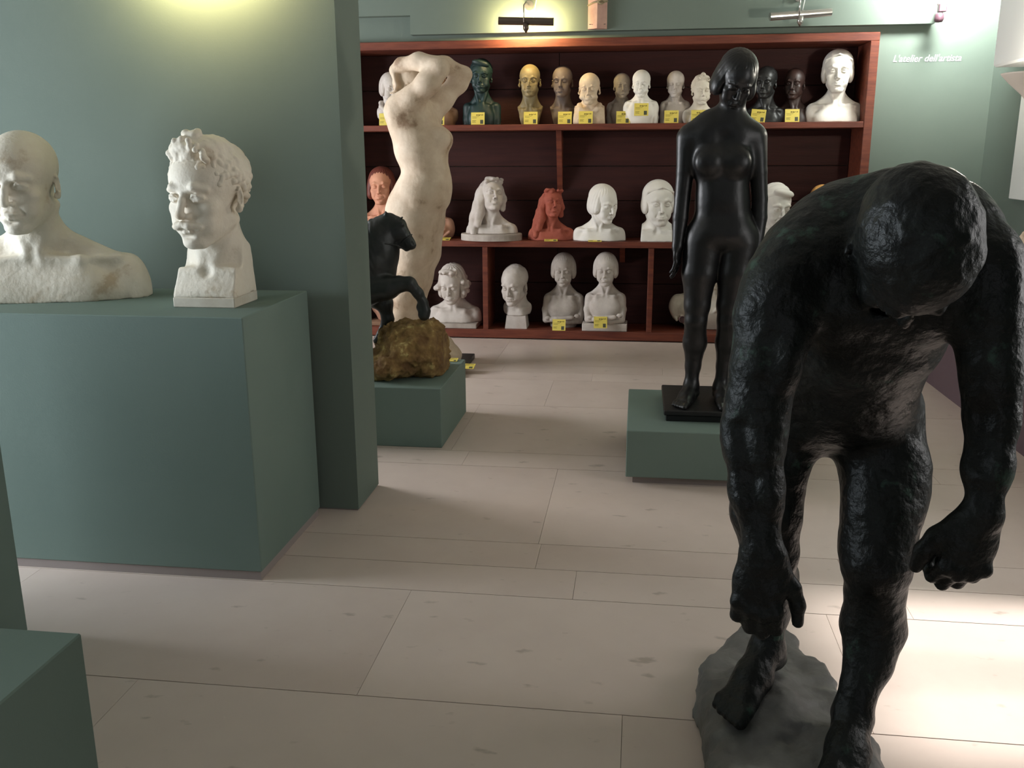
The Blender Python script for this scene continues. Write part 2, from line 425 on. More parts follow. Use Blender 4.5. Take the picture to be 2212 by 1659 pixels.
# ------------------------------------------------------------------ setting
M_GREEN = mat('green_wall_paint', srgb(110, 121, 112), srgb(104, 116, 107), scale=1.2, rough=.75, bump=.04, bscale=160, spec=.25)
M_GREEN2 = mat('green_plinth_paint', srgb(114, 130, 122), srgb(108, 125, 117), scale=1.5, rough=.7, bump=.04, bscale=180, spec=.3)
M_SKIRT = mat('grey_plinth_foot', srgb(150, 138, 134), rough=.6)
M_CEIL = mat('ceiling_white', srgb(186, 184, 176), rough=.9)
M_GROUT = mat('floor_grout', srgb(150, 137, 126), rough=.9)
M_WOOD = mat('red_brown_wood', srgb(122, 62, 42), srgb(84, 38, 28), scale=5, rough=.55, bump=.15, bscale=30, stretch=(.6, 4, 6), spec=.4)
M_WOOD_SHADED = mat('red_brown_boards_shaded', srgb(62, 29, 24), srgb(46, 20, 18), scale=4, rough=.65, bump=.2, bscale=30, stretch=(.5, 4, 7), spec=.25)  # same bookcase wood, with the interior's shade darkened into its colour
M_PURPLE = mat('purple_brown_paint', srgb(88, 70, 74), srgb(80, 63, 68), scale=2, rough=.6)
M_WHITEP = mat('white_enamel', srgb(240, 240, 236), rough=.45)
M_DARKM = mat('lamp_metal_dark', srgb(105, 92, 84), rough=.3, metal=.8)
M_CHROME = mat('lamp_metal_silver', srgb(200, 196, 192), rough=.22, metal=.9)
def stone(i, a, b):
    m = mat('stone_tile_%d' % i, srgb(*a), srgb(*b), scale=2.2, rough=.34, bump=.015, bscale=60, spec=.45, rough2=.45)
    nt = m.node_tree; bs = nt.nodes['Principled BSDF']; src = bs.inputs['Base Color'].links[0].from_socket
    tc = nt.nodes.new('ShaderNodeTexCoord'); mp = nt.nodes.new('ShaderNodeMapping'); mp.inputs['Scale'].default_value = (.55, 1.1, 1)
    mp.inputs['Location'].default_value = (3.1 * i, 1.7 * i, 0)
    nt.links.new(tc.outputs['Object'], mp.inputs[0])
    n = nt.nodes.new('ShaderNodeTexNoise'); n.inputs['Scale'].default_value = 16; n.inputs['Detail'].default_value = 4
    nt.links.new(mp.outputs[0], n.inputs['Vector'])
    r = nt.nodes.new('ShaderNodeValToRGB'); r.color_ramp.elements[0].position = .66; r.color_ramp.elements[1].position = .74
    nt.links.new(n.outputs[0], r.inputs[0])
    mx = nt.nodes.new('ShaderNodeMix'); mx.data_type = 'RGBA'; mx.inputs[7].default_value = srgb(150, 135, 122)
    ml = nt.nodes.new('ShaderNodeMath'); ml.operation = 'MULTIPLY'; ml.inputs[1].default_value = .6
    nt.links.new(r.outputs[0], ml.inputs[0]); nt.links.new(ml.outputs[0], mx.inputs[0]); nt.links.new(src, mx.inputs[6])
    nt.links.new(mx.outputs[2], bs.inputs['Base Color'])
    return m
STONE = [stone(0, (209, 192, 181), (201, 183, 172)), stone(1, (211, 194, 183), (203, 186, 175)), stone(2, (207, 190, 179), (199, 181, 170))]

XL, XR, YB, YR, ZC = -4.2, 2.36, 6.97, -2.5, 3.05
# floor: a bed with separate stone slabs laid in bands of unequal width
floor = struct(MB().box((XL - .2, YR - .2, -.12), (XR + .2, 7.6, -.012)).build('floor', M_GROUT))
edges = [-2.5, -1.66, -1.05, -.84, -.63, .2, .41, 1.27, 1.88 - .39, 2.10, 2.712, 2.922, 3.130, 3.962, 4.17, 5.017, 5.63, 5.84, 6.05, 6.90, 7.4]
rnd = random.Random(4)
for i in range(len(edges) - 1):
    y0, y1 = edges[i], edges[i + 1]; x = XL - rnd.uniform(0, .9)
    if abs(y1 - 2.10) < .01: x = -.005 - 1.32 * 4
    while x < XR + .1:
        L = 1.32 if y1 - y0 > .4 else 1.05
        a, b = max(x, XL - .1), min(x + L, XR + .1)
        if b - a > .05:
            g = .0016; me = MB().box((-(b - a) / 2 + .0006, -(y1 - y0) / 2 + g, -.012), ((b - a) / 2 - .0006, (y1 - y0) / 2 - g, 0)).mesh('floor_tile')
            link('floor_tile', me, STONE[rnd.randrange(3)], floor, ((a + b) / 2, (y0 + y1) / 2, 0))
        x += L
struct(MB().box((XL - .2, YR - .2, ZC), (XR + .2, 7.6, ZC + .15)).build('ceiling', M_CEIL))
def wall_x(name, x0, x1, y0, y1, holes):
    """wall in the YZ plane with window openings (ya, yb, za, zb)"""
    m = MB(); y = y0
    for (a, b, za, zb) in sorted(holes):
        m.box((x0, y, 0), (x1, a, ZC)); m.box((x0, a, 0), (x1, b, za)); m.box((x0, a, zb), (x1, b, ZC)); y = b
    m.box((x0, y, 0), (x1, y1, ZC)); return struct(m.build(name, M_GREEN))
HL = [(1.0, 2.7, .4, 2.1), (4.25, 5.75, .7, 2.4)]
HR = [(1.98, 2.92, .72, 2.2)]
wall_x('wall_left', XL - .15, XL, YR, 7.4, HL); wall_x('wall_right', XR, XR + .2, YR, 7.4, HR)
wr = MB(); wr.box((XL, YR - .15, 0), (-.3, YR, ZC)); wr.box((1.5, YR - .15, 0), (XR, YR, ZC)); wr.box((-.3, YR - .15, 2.4), (1.5, YR, ZC))
struct(wr.build('wall_rear', M_GREEN))
def window(n, x0, x1, h):
    ya, yb, za, zb = h; fr = MB(); w = .05
    fr.box((x0, ya, za), (x1, ya + w, zb)); fr.box((x0, yb - w, za), (x1, yb, zb)); fr.box((x0, ya, za), (x1, yb, za + w)); fr.box((x0, ya, zb - w), (x1, yb, zb))
    o = struct(fr.build('window_%d' % n, M_WHITEP))
    MB().box((x0, (ya + yb) / 2 - .02, za + w), (x1, (ya + yb) / 2 + .02, zb - w)).build('mullion', M_WHITEP, o)
for i, h in enumerate(HL): window(i + 1, XL - .11, XL - .05, h)
for i, h in enumerate(HR): window(i + 3, XR + .06, XR + .12, h)

# back wall: niche for the bookcase, upper face standing 4 cm proud above it with a stepped lower edge
BX0, BX1, BZ = -2.32, 1.588, 2.176
bw = MB()
bw.box((XL, YB, 0), (BX0 - .01, 7.4, ZC)); bw.box((BX1 + .01, YB, 0), (XR, 7.4, ZC)); bw.box((BX0 - .01, YB, BZ + .004), (BX1 + .01, 7.4, ZC)); bw.box((BX0 - .01, 7.33, 0), (BX1 + .01, 7.4, BZ))
wb = struct(bw.build('wall_back', M_GREEN))
up = MB(); up.box((-1.665, 6.895, 2.221), (1.93, YB, ZC)); up.box((XL, 6.895, 2.352), (-1.665, YB, ZC))
struct(up.build('trim_1', M_GREEN))
# partition that comes in from the left
struct(MB().box((XL, 3.364, .006), (-1.084, 3.659, ZC)).build('wall_partition', M_GREEN))
struct(MB().box((XL, 3.368, 0), (-1.088, 3.655, .006)).build('baseboard_partition', M_SKIRT))

# bookcase -------------------------------------------------------------
bk = thing('bookcase', 'long red-brown wooden bookcase full of busts along the back wall', 'bookcase', (0, 6.903, 0))
def bpart(name, lo, hi, m=M_WOOD, c=.003, parent=None):
    lo = np.array(lo, float) - [0, 6.903, 0]; hi = np.array(hi, float) - [0, 6.903, 0]; mid = (lo + hi) / 2
    return MB().bev(lo - mid, hi - mid, c).build(name, m, parent or bk, mid)
YF, YK = 6.903, 7.30
bpart('top_board', (BX0, YF, BZ - .056), (BX1, YK, BZ))
bpart('side_panel', (BX1 - .058, YF, 0), (BX1, YK, BZ - .056)); bpart('side_panel', (BX0, YF, 0), (BX0 + .058, YK, BZ - .056))
XI0, XI1 = BX0 + .058, BX1 - .058
bpart('shelf_board', (XI0, YF + .004, 1.551), (XI1, YK, 1.593)); bpart('shelf_board', (XI0, YF + .004, .705), (XI1, YK, .749)); bpart('shelf_board', (XI0, YF + .004, .008), (XI1, YK, .072))
for x in (-1.143, .102, 1.2): bpart('divider', (x - .02, YF + .01, .072), (x + .02, YK, .705))
for z0, z1 in ((.072, .39), (.39, .705), (.749, 1.03), (1.03, 1.29), (1.29, 1.551), (1.593, 1.86), (1.86, BZ - .056)):
    for xa, xb in ((XI0, -.62), (-.62, XI1)):
        bpart('back_board', (xa + .002, YK - .022, z0 + .002), (xb - .002, YK, z1 - .002), M_WOOD_SHADED)
for x, z0, z1 in ((-.607, 1.12, 1.551), (-.115, .56, .705)):
    b = MB(); yf = YK - .20 - 6.903; yb_ = YK - .022 - 6.903
    v = [(x - .02, yf, z1), (x - .02, yb_, z1), (x - .02, yb_, z0), (x - .02, yb_ - .03, z0)]; v2 = [(x + .02, p[1], p[2]) for p in v]
    b.v = v + v2; b.f = [(0, 1, 2, 3), (7, 6, 5, 4)] + [(i, i + 4, (i + 1) % 4 + 4, (i + 1) % 4) for i in range(4)]
    b.build('bracket', M_WOOD, bk)

# plinths --------------------------------------------------------------
def plinth(name, label, lo, hi, foot=.0, inset=.006, m=None):
    cx, cy = (lo[0] + hi[0]) / 2, (lo[1] + hi[1]) / 2
    o = thing(name, label, 'plinth', (cx, cy, lo[2])); L = np.array([lo[0] - cx, lo[1] - cy, foot]); H = np.array([hi[0] - cx, hi[1] - cy, hi[2] - lo[2]])
    MB().bev(L, H, .003).build('body', m or M_GREEN2, o)
    if foot: MB().box((L[0] + inset, L[1] + inset, 0), (H[0] - inset, H[1] - inset, foot)).build('foot', M_SKIRT, o)
    return o
plinth('display_plinth', 'big teal-green box plinth carrying the two plaster busts by the partition', (-3.3, 2.713, 0), (-1.222, 3.30, .899), .032)
plinth('display_plinth', 'dark green low plinth under the horse and its rock', (-2.1, 4.199, 0), (-.918, 4.85, .298))
plinth('display_plinth', 'green low plinth under the standing black bronze figure', (-.024, 3.80, 0), (.70, 4.52, .243), .034, .03)
plinth('display_plinth', 'grey-green plinth corner cut off at the lower left of the picture', (-1.75, .35, 0), (-.93, 1.322, .60))
plinth('tall_plinth', 'dark green tall plinth at the left edge behind the nearest plinth corner', (-2.5, 1.42, 0), (-1.80, 2.31, .97))
b0, b1 = np.array([1.80, 6.3]), np.array([1.835, 3.7])
pb = MB(); pts = [(1.80, 6.3), (1.836, 3.7), (2.34, 3.7), (2.34, 6.3)]
pb.v = [(x - 2.07, y - 5, 0) for x, y in pts] + [(x - 2.07, y - 5, .60) for x, y in pts]
pb.f = [(0, 1, 2, 3), (7, 6, 5, 4)] + [(i, i + 4, (i + 1) % 4 + 4, (i + 1) % 4) for i in range(4)]
pt = thing('display_bench', 'long purple-brown bench along the right wall behind the stooping man', 'bench', (2.07, 5, 0)); pb.build('body', M_PURPLE, pt)

# picture lights --------------------------------------------------------
def picture_light(label, a, b, m, lit, wall_y):
    a, b = np.array(a), np.array(b); c = (a + b) / 2; o = thing('picture_light', label, 'lamp', c)
    a, b = a - c, b - c; ax = (b - a) / np.linalg.norm(b - a)
    MB().tube([a, b], .026, 20).build('shade_bar', m, o, smooth=False)
    MB().tube([(0, -.012, -.016), (0, -.01, -.05), (0, .0, -.075)], [.02, .021, .004], 14).build('finial', m, o, smooth=True)
    MB().tube([(-.012, -.03, -.01), (-.012, -.03, .10), (.0, .0, .125), (.0, wall_y - c[1], .128)], .005, 10).build('arm', M_CHROME, o, smooth=True)
    MB().tube([(.0, wall_y - c[1] - .022, .128), (.0, wall_y - c[1], .128)], .032, 20).build('wall_plate', M_CHROME, o)
    MB().tube([(.03, wall_y - c[1] - .02, .04), (.05, wall_y - c[1] - .006, .16), (.09, wall_y - c[1] - .006, .40)], .003, 6).build('cable', M_WHITEP, o, smooth=True)
    if lit:
        warm = mat('lamp_tube_glow', srgb(255, 235, 170), emit=srgb(255, 220, 130), estr=14.0)
        MB().tube([a * .92 + np.array([0, .034, 0]), b * .92 + np.array([0, .034, 0])], .009, 12).build('tube', warm, o, smooth=True)
        l = bpy.data.lights.new('picture_light_glow', 'AREA'); l.shape = 'RECTANGLE'; l.size = .36; l.size_y = .03; l.energy = lit; l.color = (1.0, .78, .38)
        lo = bpy.data.objects.new('picture_light_glow', l); COL.objects.link(lo); lo.location = c + np.array([0, .046, 0]); lo.rotation_euler = (math.pi / 2, 0, 0)
    return o
Q = at(1077, 45, 6.70), at(1196, 47, 6.70)
picture_light('backlit metal picture light glowing warm yellow above the bookcase', Q[0], Q[1], M_DARKM, 15, 6.895)  # dark metal colour stands in for the bar's backlit shade
Q = at(1663, 36, 6.72), at(1795, 26, 6.80)
picture_light('unlit silver picture light above the right part of the bookcase', Q[0], Q[1], M_CHROME, 0, 6.895)
Q = at(290, -125, 3.15), at(470, -123, 3.15)
picture_light('picture light on the green partition above the two plaster busts', Q[0], Q[1], M_DARKM, 15, 3.364)

# pinkish wooden post with a tied string over the bookcase
P = at(1290, 62, 6.85); po = thing('wooden_post', 'pinkish wooden post tied with string on the wall over the bookcase', 'post', (P[0], P[1], P[2]))
M_PINK = mat('pinkish_wood', srgb(205, 165, 150), srgb(180, 140, 128), scale=9, rough=.7, bump=.2)
b = MB(); pr = [(-.066, .02), (.0, -.03), (.066, .012), (.066, .045), (-.066, .045)]
b.v = [(x, y, 0) for x, y in pr] + [(x * 1.02, y, .75) for x, y in pr]; b.f = [(0, 1, 2, 3, 4)[::-1], (5, 6, 7, 8, 9)] + [(i, (i + 1) % 5, (i + 1) % 5 + 5, i + 5) for i in range(5)]
b.build('post_body', M_PINK, po)
M_STR = mat('string', srgb(150, 138, 110), rough=.9)
MB().tube([(-.068, .018, .155), (-.03, -.02, .168), (.0, -.036, .17), (.035, -.02, .172), (.068, .008, .178)], .006, 8).build('string', M_STR, po, smooth=True)
MB().tube([(.0, -.038, .17), (.03, -.034, .185), (.055, -.02, .17), (.03, -.036, .155), (.0, -.038, .168)], .005, 8).build('bow', M_STR, po, smooth=True)
for x, z in ((-.05, .03), (.052, .03), (-.05, .27), (.04, .30)): MB().lathe([(0, -.004), (.006, -.004), (.007, 0)], (x, -.008 if x < 0 else -.003, z), 8).build('nail', M_DARKM, po)

# lettering on the wall right of the bookcase
cu = bpy.data.curves.new('lettering', 'FONT'); cu.body = "L'atelier dell'artista"; cu.shear = .25; cu.extrude = .0015; cu.offset = .0035
tmp = bpy.data.objects.new('tmp', cu); COL.objects.link(tmp); bpy.context.view_layer.update()
me = bpy.data.meshes.new_from_object(tmp.evaluated_get(bpy.context.evaluated_depsgraph_get())); bpy.data.objects.remove(tmp)
xs = [v.co.x for v in me.vertices]; wtxt = max(xs) - min(xs); A = at(1929, 134, YB - .003); Bp = at(2076, 134, YB - .003); sc_ = (Bp[0] - A[0]) / wtxt
o = link('wall_lettering', me, mat('white_letters', srgb(250, 250, 246), rough=.5), None, (A[0] - min(xs) * sc_, YB - .003, A[2])); o.rotation_euler = (math.pi / 2, 0, 0); o.scale = (sc_, sc_ * 1.1, sc_)
tag(o, 'white slanted wall lettering right of the bookcase', 'lettering')

# things on the right wall: white cabinet, uplight bowl, white panel
def rw(u, v): # point on right wall plane
    d = _r3 * (u - IMW / 2) / FPX - _u3 * (v - IMH / 2) / FPX + _f2; return CAMPOS + d * (XR / d[0])
c0 = rw(2147, 145)
o = thing('wall_cabinet', 'white enamel wall cabinet high on the right wall at the picture edge', 'cabinet', (XR, c0[1], 0))
Yc = 5.75
zc = at(2150, 146, Yc)[2]; xc = at(2147, 120, Yc)[0]
bp = MB().bev((xc - XR, Yc - c0[1] - .55, zc), (-.002, Yc - c0[1], zc + .62), .012).build('body', M_WHITEP, o)
for dz in (.02,): MB().lathe([(0, -.004), (.007, -.004), (.007, .004)], (0, 0, 0), 10).build('screw', M_DARKM, o, (xc - XR + .07, Yc - c0[1] - .553, zc + .03)).rotation_euler = (math.pi / 2, 0, 0)
Ys = 5.0; zb = at(2166, 158, Ys)[2]; xb = at(2166, 158, Ys)[0]; rb = .19; cxs = xb + rb
o = thing('wall_uplight', 'cream plaster bowl uplight on the right wall under the white cabinet', 'lamp', (cxs, Ys, zb))
M_BOWL = mat('bowl_plaster', srgb(238, 224, 208), rough=.6)
MB().lathe([(.012, -.185), (.03, -.18), (.05, -.15), (.09, -.10), (.15, -.045), (.185, -.008), (rb, 0), (.182, .0), (.145, -.035), (.08, -.085), (.02, -.11), (.0, -.112)], (0, 0, 0), 40).build('bowl', M_BOWL, o, smooth=True)
MB().tube([(0, 0, -.15), (0, 0, -.235)], [.02, .012], 14).build('finial', M_DARKM, o, smooth=True)
MB().tube([(0, 0, -.12), (XR - cxs - .002, 0, -.12)], .016, 12).build('arm', M_DARKM, o, smooth=True)
MB().lathe([(0, -.05), (.02, -.05), (.034, -.02), (.03, .012), (0, .03)], (0, 0, -.035), 16).build('bulb', mat('bulb_glow', srgb(255, 245, 225), emit=srgb(255, 240, 215), estr=25.0), o, smooth=True)
l = bpy.data.lights.new('uplight_lamp', 'POINT'); l.energy = 90; l.color = (1.0, .93, .80); l.shadow_soft_size = .04
lo = bpy.data.objects.new('uplight_lamp', l); COL.objects.link(lo); lo.location = (cxs, Ys, zb + .045)
q0 = rw(2205, 207); q1 = rw(2189, 429); Yp = q1[1]
o = thing('white_panel', 'bright white panel hanging on the right wall at the picture edge', 'panel', (XR, Yp, q1[2]))
MB().bev((-.03, -.75, 0), (-.002, 0, q0[2] - q1[2]), .004).build('board', M_WHITEP, o)

# small spotlight on the upper wall
S = at(2034, 26, 6.80); o = thing('spotlight', 'small dark spotlight on the overlit wall at the upper right', 'lamp', S)
M_SPOT = mat('spot_metal', srgb(110, 80, 92), rough=.4, metal=.5)
MB().bev((-.022, -.02, .0), (.026, .03, .05), .004).build('bracket', M_SPOT, o)
MB().lathe([(0, -.035), (.022, -.032), (.03, -.015), (.03, .01), (.02, .025), (0, .028)], (-.012, 0, -.03), 20).build('lamp_head', M_SPOT, o, smooth=True)
MB().tube([(0, .02, .03), (0, 6.895 - S[1], .06)], .007, 8).build('stem', M_SPOT, o, smooth=True)
l = bpy.data.lights.new('spotlight_lamp', 'SPOT'); l.energy = 330; l.color = (.97, 1.0, .95); l.spot_size = D(175); l.spot_blend = 1.0; l.shadow_soft_size = .14
lo = bpy.data.objects.new('spotlight_lamp', l); COL.objects.link(lo); lo.location = (S[0] + .04, S[1] - .34, S[2] + .36)
lo.rotation_euler = Vector((.0, .5, -.10)).to_track_quat('-Z', 'Y').to_euler()
# ------------------------------------------------------------------ sculpture materials
PL = mat('plaster_white', srgb(222, 214, 200), srgb(196, 184, 166), scale=7, rough=.75, bump=.12, bscale=70)
PLW = mat('plaster_bright', srgb(234, 230, 222), srgb(222, 216, 206), scale=6, rough=.7, bump=.08, bscale=70)
PLG = mat('plaster_grey', srgb(205, 196, 188), srgb(180, 168, 158), scale=8, rough=.75, bump=.1, bscale=70)
PLD = mat('plaster_dusty', srgb(186, 176, 166), srgb(150, 138, 128), scale=7, rough=.8, bump=.1, bscale=70)
PLB = mat('plaster_beige', srgb(216, 196, 170), srgb(190, 166, 140), scale=8, rough=.75, bump=.1, bscale=70)
PLS = mat('plaster_stained', srgb(216, 198, 176), srgb(150, 124, 100), srgb(196, 174, 150), scale=6, rough=.7, bump=.3, bscale=40, lo=.38, hi=.70)
PLC = mat('plaster_cream', srgb(232, 222, 206), srgb(196, 176, 150), srgb(224, 212, 194), scale=7, rough=.65, bump=.3, bscale=60, lo=.38, hi=.68)
TERR = mat('terracotta', srgb(168, 88, 68), srgb(142, 68, 52), scale=8, rough=.8, bump=.15, bscale=60)
TERP = mat('terracotta_pale', srgb(204, 146, 116), srgb(184, 122, 96), scale=6, rough=.7, bump=.08)
HAIRR = mat('painted_auburn', srgb(112, 54, 40), srgb(88, 42, 34), scale=8, rough=.6)
TERB = mat('terracotta_brown', srgb(140, 108, 84), srgb(112, 82, 62), scale=7, rough=.8, bump=.1)
DRAP = mat('terracotta_drape', srgb(176, 132, 108), srgb(150, 108, 88), scale=7, rough=.8, bump=.1)
OCH = mat('ochre_wax', srgb(134, 118, 82), srgb(116, 100, 66), scale=6, rough=.55, bump=.05)
ORA = mat('ochre_wood', srgb(222, 170, 104), srgb(202, 148, 84), scale=6, rough=.4)
GRB = mat('grey_brown_clay', srgb(108, 94, 86), srgb(86, 73, 66), scale=7, rough=.7, bump=.1)
TEAL = mat('teal_patina', srgb(28, 52, 50), srgb(18, 34, 34), scale=8, rough=.5, bump=.1)
DKB = mat('dark_bronze', srgb(46, 46, 45), srgb(32, 32, 32), scale=8, rough=.42, metal=.3, bump=.1)
DKR = mat('dark_brown_wood', srgb(54, 34, 28), srgb(36, 22, 19), scale=8, rough=.5)
BLK = mat('black_bronze', srgb(24, 23, 24), srgb(14, 14, 15), scale=5, rough=.40, metal=.1, bump=.10, bscale=45)
BRZ = mat('green_black_bronze', srgb(18, 19, 18), srgb(52, 72, 62), srgb(26, 29, 27), scale=8, rough=.42, metal=.0, spec=.28, bump=.7, bscale=42, lo=.42, hi=.66, rough2=.55)
HORSE = mat('horse_bronze', srgb(44, 46, 44), srgb(32, 34, 33), scale=8, rough=.42, metal=.3, bump=.08)
ROCKB = mat('bronze_rock', srgb(104, 101, 98), srgb(124, 124, 120), srgb(112, 110, 107), scale=9, rough=.6, metal=.1, bump=.7, bscale=26)
ROCKM = mat('mossy_rock', srgb(112, 82, 48), srgb(206, 184, 122), srgb(150, 120, 72), scale=14, rough=.9, bump=1.0, bscale=30, lo=.38, hi=.68)

# ------------------------------------------------------------------ busts
SZ = {'t': 1.593, 'm': .749, 'b': .072}
def moustache(F, tb, th):
    for x in (-1, 1):
        F.chain(th, [(0, -.418, .258), (x * .06, -.412, .242), (x * .13, -.358, .226), (x * .175, -.315, .236)], [.030, .037, .030, .014], .016)
        for i in range(6): F.chain(th, [(x * (.01 + .022 * i), -.448 + .012 * i, .272 - .004 * i), (x * (.035 + .026 * i), -.442 + .016 * i, .226)], [.009, .008], .010)
def bust(name, label, u, vt, vc, hw, row, m, Y=7.05, yaw=0, nod=0, roll=0, byaw=0, hk=None, hs=None, hm=None, tk=None, cut=None, base=None, extra=None,
         z=None, h=None, group=None, hz=1.0, seed=1, sx=0.0, noise=.0):
    zs = SZ[row] if z is None else z
    C = at(u, vc, Y); p = ppm(C); S = (vc - vt) / p; tb = T((C[0], Y, C[2]), Rz(D(byaw)), S)
    yaw = yaw - math.degrees(math.atan2(C[0], Y)); th = tb.rot(Rz(D(yaw)) @ Ry(D(roll)) @ Rx(D(nod)), (0, .12, .06)); th = T(th.t + S * np.array([sx, 0, 0]), th.R, S * hz)
    bh = 0.0 if base is None else base[2]
    zc = zs + bh; hwm = hw / p; h = h or S * .0165
    o = thing(name, label, 'bust', (C[0], Y, zs), group=group)
    org = (C[0], Y, zs)
    R = max(hwm, .5 * S) + .04 * S
    F = SDF((C[0] - R * 1.04, Y - .62 * S, zc), (C[0] + R * 1.04, Y + .62 * S, C[2] + 1.14 * S), h)
    kw = dict(sw=hwm / S, nl=.16); kw.update(tk or {}); torso(F, tb, **kw)
    if extra and extra is not moustache: extra(F, tb, th)
    if cut == 'herm':
        for x in (-1, 1): F.plane((C[0] + x * hwm * .96, 0, C[2] - .4 * S), (x, 0, .06), .01 * S)
        F.plane((0, Y - .25 * S, 0), (0, -1, .0), .02 * S); F.plane((0, Y + .30 * S, 0), (0, 1, 0), .02 * S)
    elif cut == 'taper':
        for x in (-1, 1): F.plane((C[0] + x * hwm * .98, 0, C[2] - .34 * S), (x, 0, -.30), .02 * S)
        F.plane((0, Y - .26 * S, C[2] - .35 * S), (0, -1, -.2), .02 * S); F.plane((0, Y + .40 * S, 0), (0, 1, 0), .02 * S)
    elif cut == 'round':
        for x in (-1, 1): F.plane((C[0] + x * hwm * .98, 0, C[2] - .40 * S), (x, 0, -.55), .06 * S)
        F.plane((0, Y - .34 * S, C[2] - .45 * S), (0, -1, -.5), .05 * S)
    if cut: F.cone(tb, (0, .11, .38), (0, .16, -.12), kw.get('nr', .205), kw.get('nr', .205) * 1.08, .08)
    head(F, th, fine=S / h > 55, **(hk or {}))
    if extra is moustache: extra(F, tb, th)
    F.plane((0, 0, zc), (0, 0, -1))
    if noise: F.noise(noise, 30)
    link('bust_body', F.mesh('bust_body', org), m, o)
    if hs:
        x0, y0, z0 = th((0, .05, .55)); r = .72 * S
        if Y < 4 and hs == 'curly': h = .0034
        F = SDF((x0 - r, y0 - r, max(zc, z0 - r * (1.6 if hs == 'long' else 1))), (x0 + r, y0 + r, z0 + r), h)
        hair(F, th, hs, seed); link('hair', F.mesh('hair', org), hm or m, o)
    if base is not None:
        kind, bx, bhh, by, bm = base
        if kind == 'oval':
            b = MB(); n = 36; prof = [(.0, 0), (1.0, 0), (1.0, bhh * .85), (.985, bhh), (0, bhh)]
            for r_, zz in prof:
                for j in range(n): a = 2 * math.pi * j / n; b.v.append((bx * r_ * math.cos(a), by * r_ * math.sin(a) + .12 * S, zz))
            for i in range(len(prof) - 1):
                for j in range(n): b.f.append((i * n + j, i * n + (j + 1) % n, (i + 1) * n + (j + 1) % n, (i + 1) * n + j))
            b.build('base', bm, o)
        elif kind == 'flush': MB().bev((-hwm * .975, -.252 * S, 0), (hwm * .975, .303 * S, bhh), .003).build('base', bm, o)
        elif kind == 'block':
            b = MB(); t_ = .86
            b.v = [(-bx, -by, 0), (bx, -by, 0), (bx, by, 0), (-bx, by, 0), (-bx * t_, -by * t_, bhh), (bx * t_, -by * t_, bhh), (bx * t_, by * t_, bhh), (-bx * t_, by * t_, bhh)]
            b.f = [(0, 3, 2, 1), (4, 5, 6, 7), (0, 1, 5, 4), (1, 2, 6, 5), (2, 3, 7, 6), (3, 0, 4, 7)]; b.build('base', bm, o, (0, .1 * S, 0))
        else: MB().bev((-bx, -by + .1 * S, 0), (bx, by + .1 * S, bhh), .004).build('base', bm, o)
    return o
def collar(F, tb, th):
    for x in (-1, 1):
        F.chain(tb, [(x * .05, -.26, -.34), (x * .26, -.18, -.16), (x * .33, .10, -.02), (x * .2, .36, .02)], [.06, .075, .08, .08], .04)
        F.chain(tb, [(x * .06, -.28, -.35), (x * .30, -.27, -.50)], [.05, .07], .05)
def arms_down(F, tb, th):
    pass
def mk_arms(sw):
    def fn(F, tb, th):
        for x in (-1, 1): F.chain(tb, [(x * (sw - .13), .15, -.38), (x * (sw - .11), .10, -.75), (x * (sw - .10), .05, -1.3)], [.13, .115, .105], .07)
        F.cone(tb, (0, .15, -.6), (0, .15, -1.3), .34, .34, .15)
    return fn
def crossed(F, tb, th):
    F.cone(tb, (-.12, .13, -.75), (-.12, .13, -1.7), .30, .29, .12); F.cone(tb, (.12, .13, -.75), (.12, .13, -1.7), .30, .29, .12)
    for x in (-1, 1):
        F.chain(tb, [(x * .50, .15, -.46), (x * .56, .06, -.80), (x * .54, -.10, -1.10)], [.135, .12, .105], .05)
    F.chain(tb, [(-.54, -.10, -1.10), (-.15, -.33, -1.04), (.30, -.36, -.98)], [.10, .085, .07], .03)
    F.chain(tb, [(.54, -.10, -1.12), (.15, -.30, -1.14), (-.32, -.30, -1.08)], [.10, .085, .07], .03)
    F.ell(tb, (.47, -.30, -.94), (.10, .08, .075), .04); F.ell(tb, (-.46, -.26, -1.02), (.09, .07, .07), .04)
def drape_fn(n=5, side=-1):
    def fn(F, tb, th):
        for i in range(n):
            a = i / n; F.chain(tb, [(side * (.25 + .16 * i), .25, -.10 - .11 * i), (side * (.30 + .15 * i), -.16 + .02 * i, -.35 - .10 * i), (side * (-.1 + .14 * i), -.30, -.85 - .05 * i), (side * (-.25 + .12 * i), -.28, -1.25)], [.04, .045, .04, .035], .05)
            F.chain(tb, [(-side * (.30 + .15 * i), .2, -.16 - .12 * i), (-side * (.28 + .13 * i), -.2, -.5 - .1 * i), (-side * (.15 + .12 * i), -.28, -1.2)], [.04, .04, .035], .05)
    return fn
CHILD = dict(child=1.0, jaw=.85, brow=.6, nose=.75, ears=1.0)
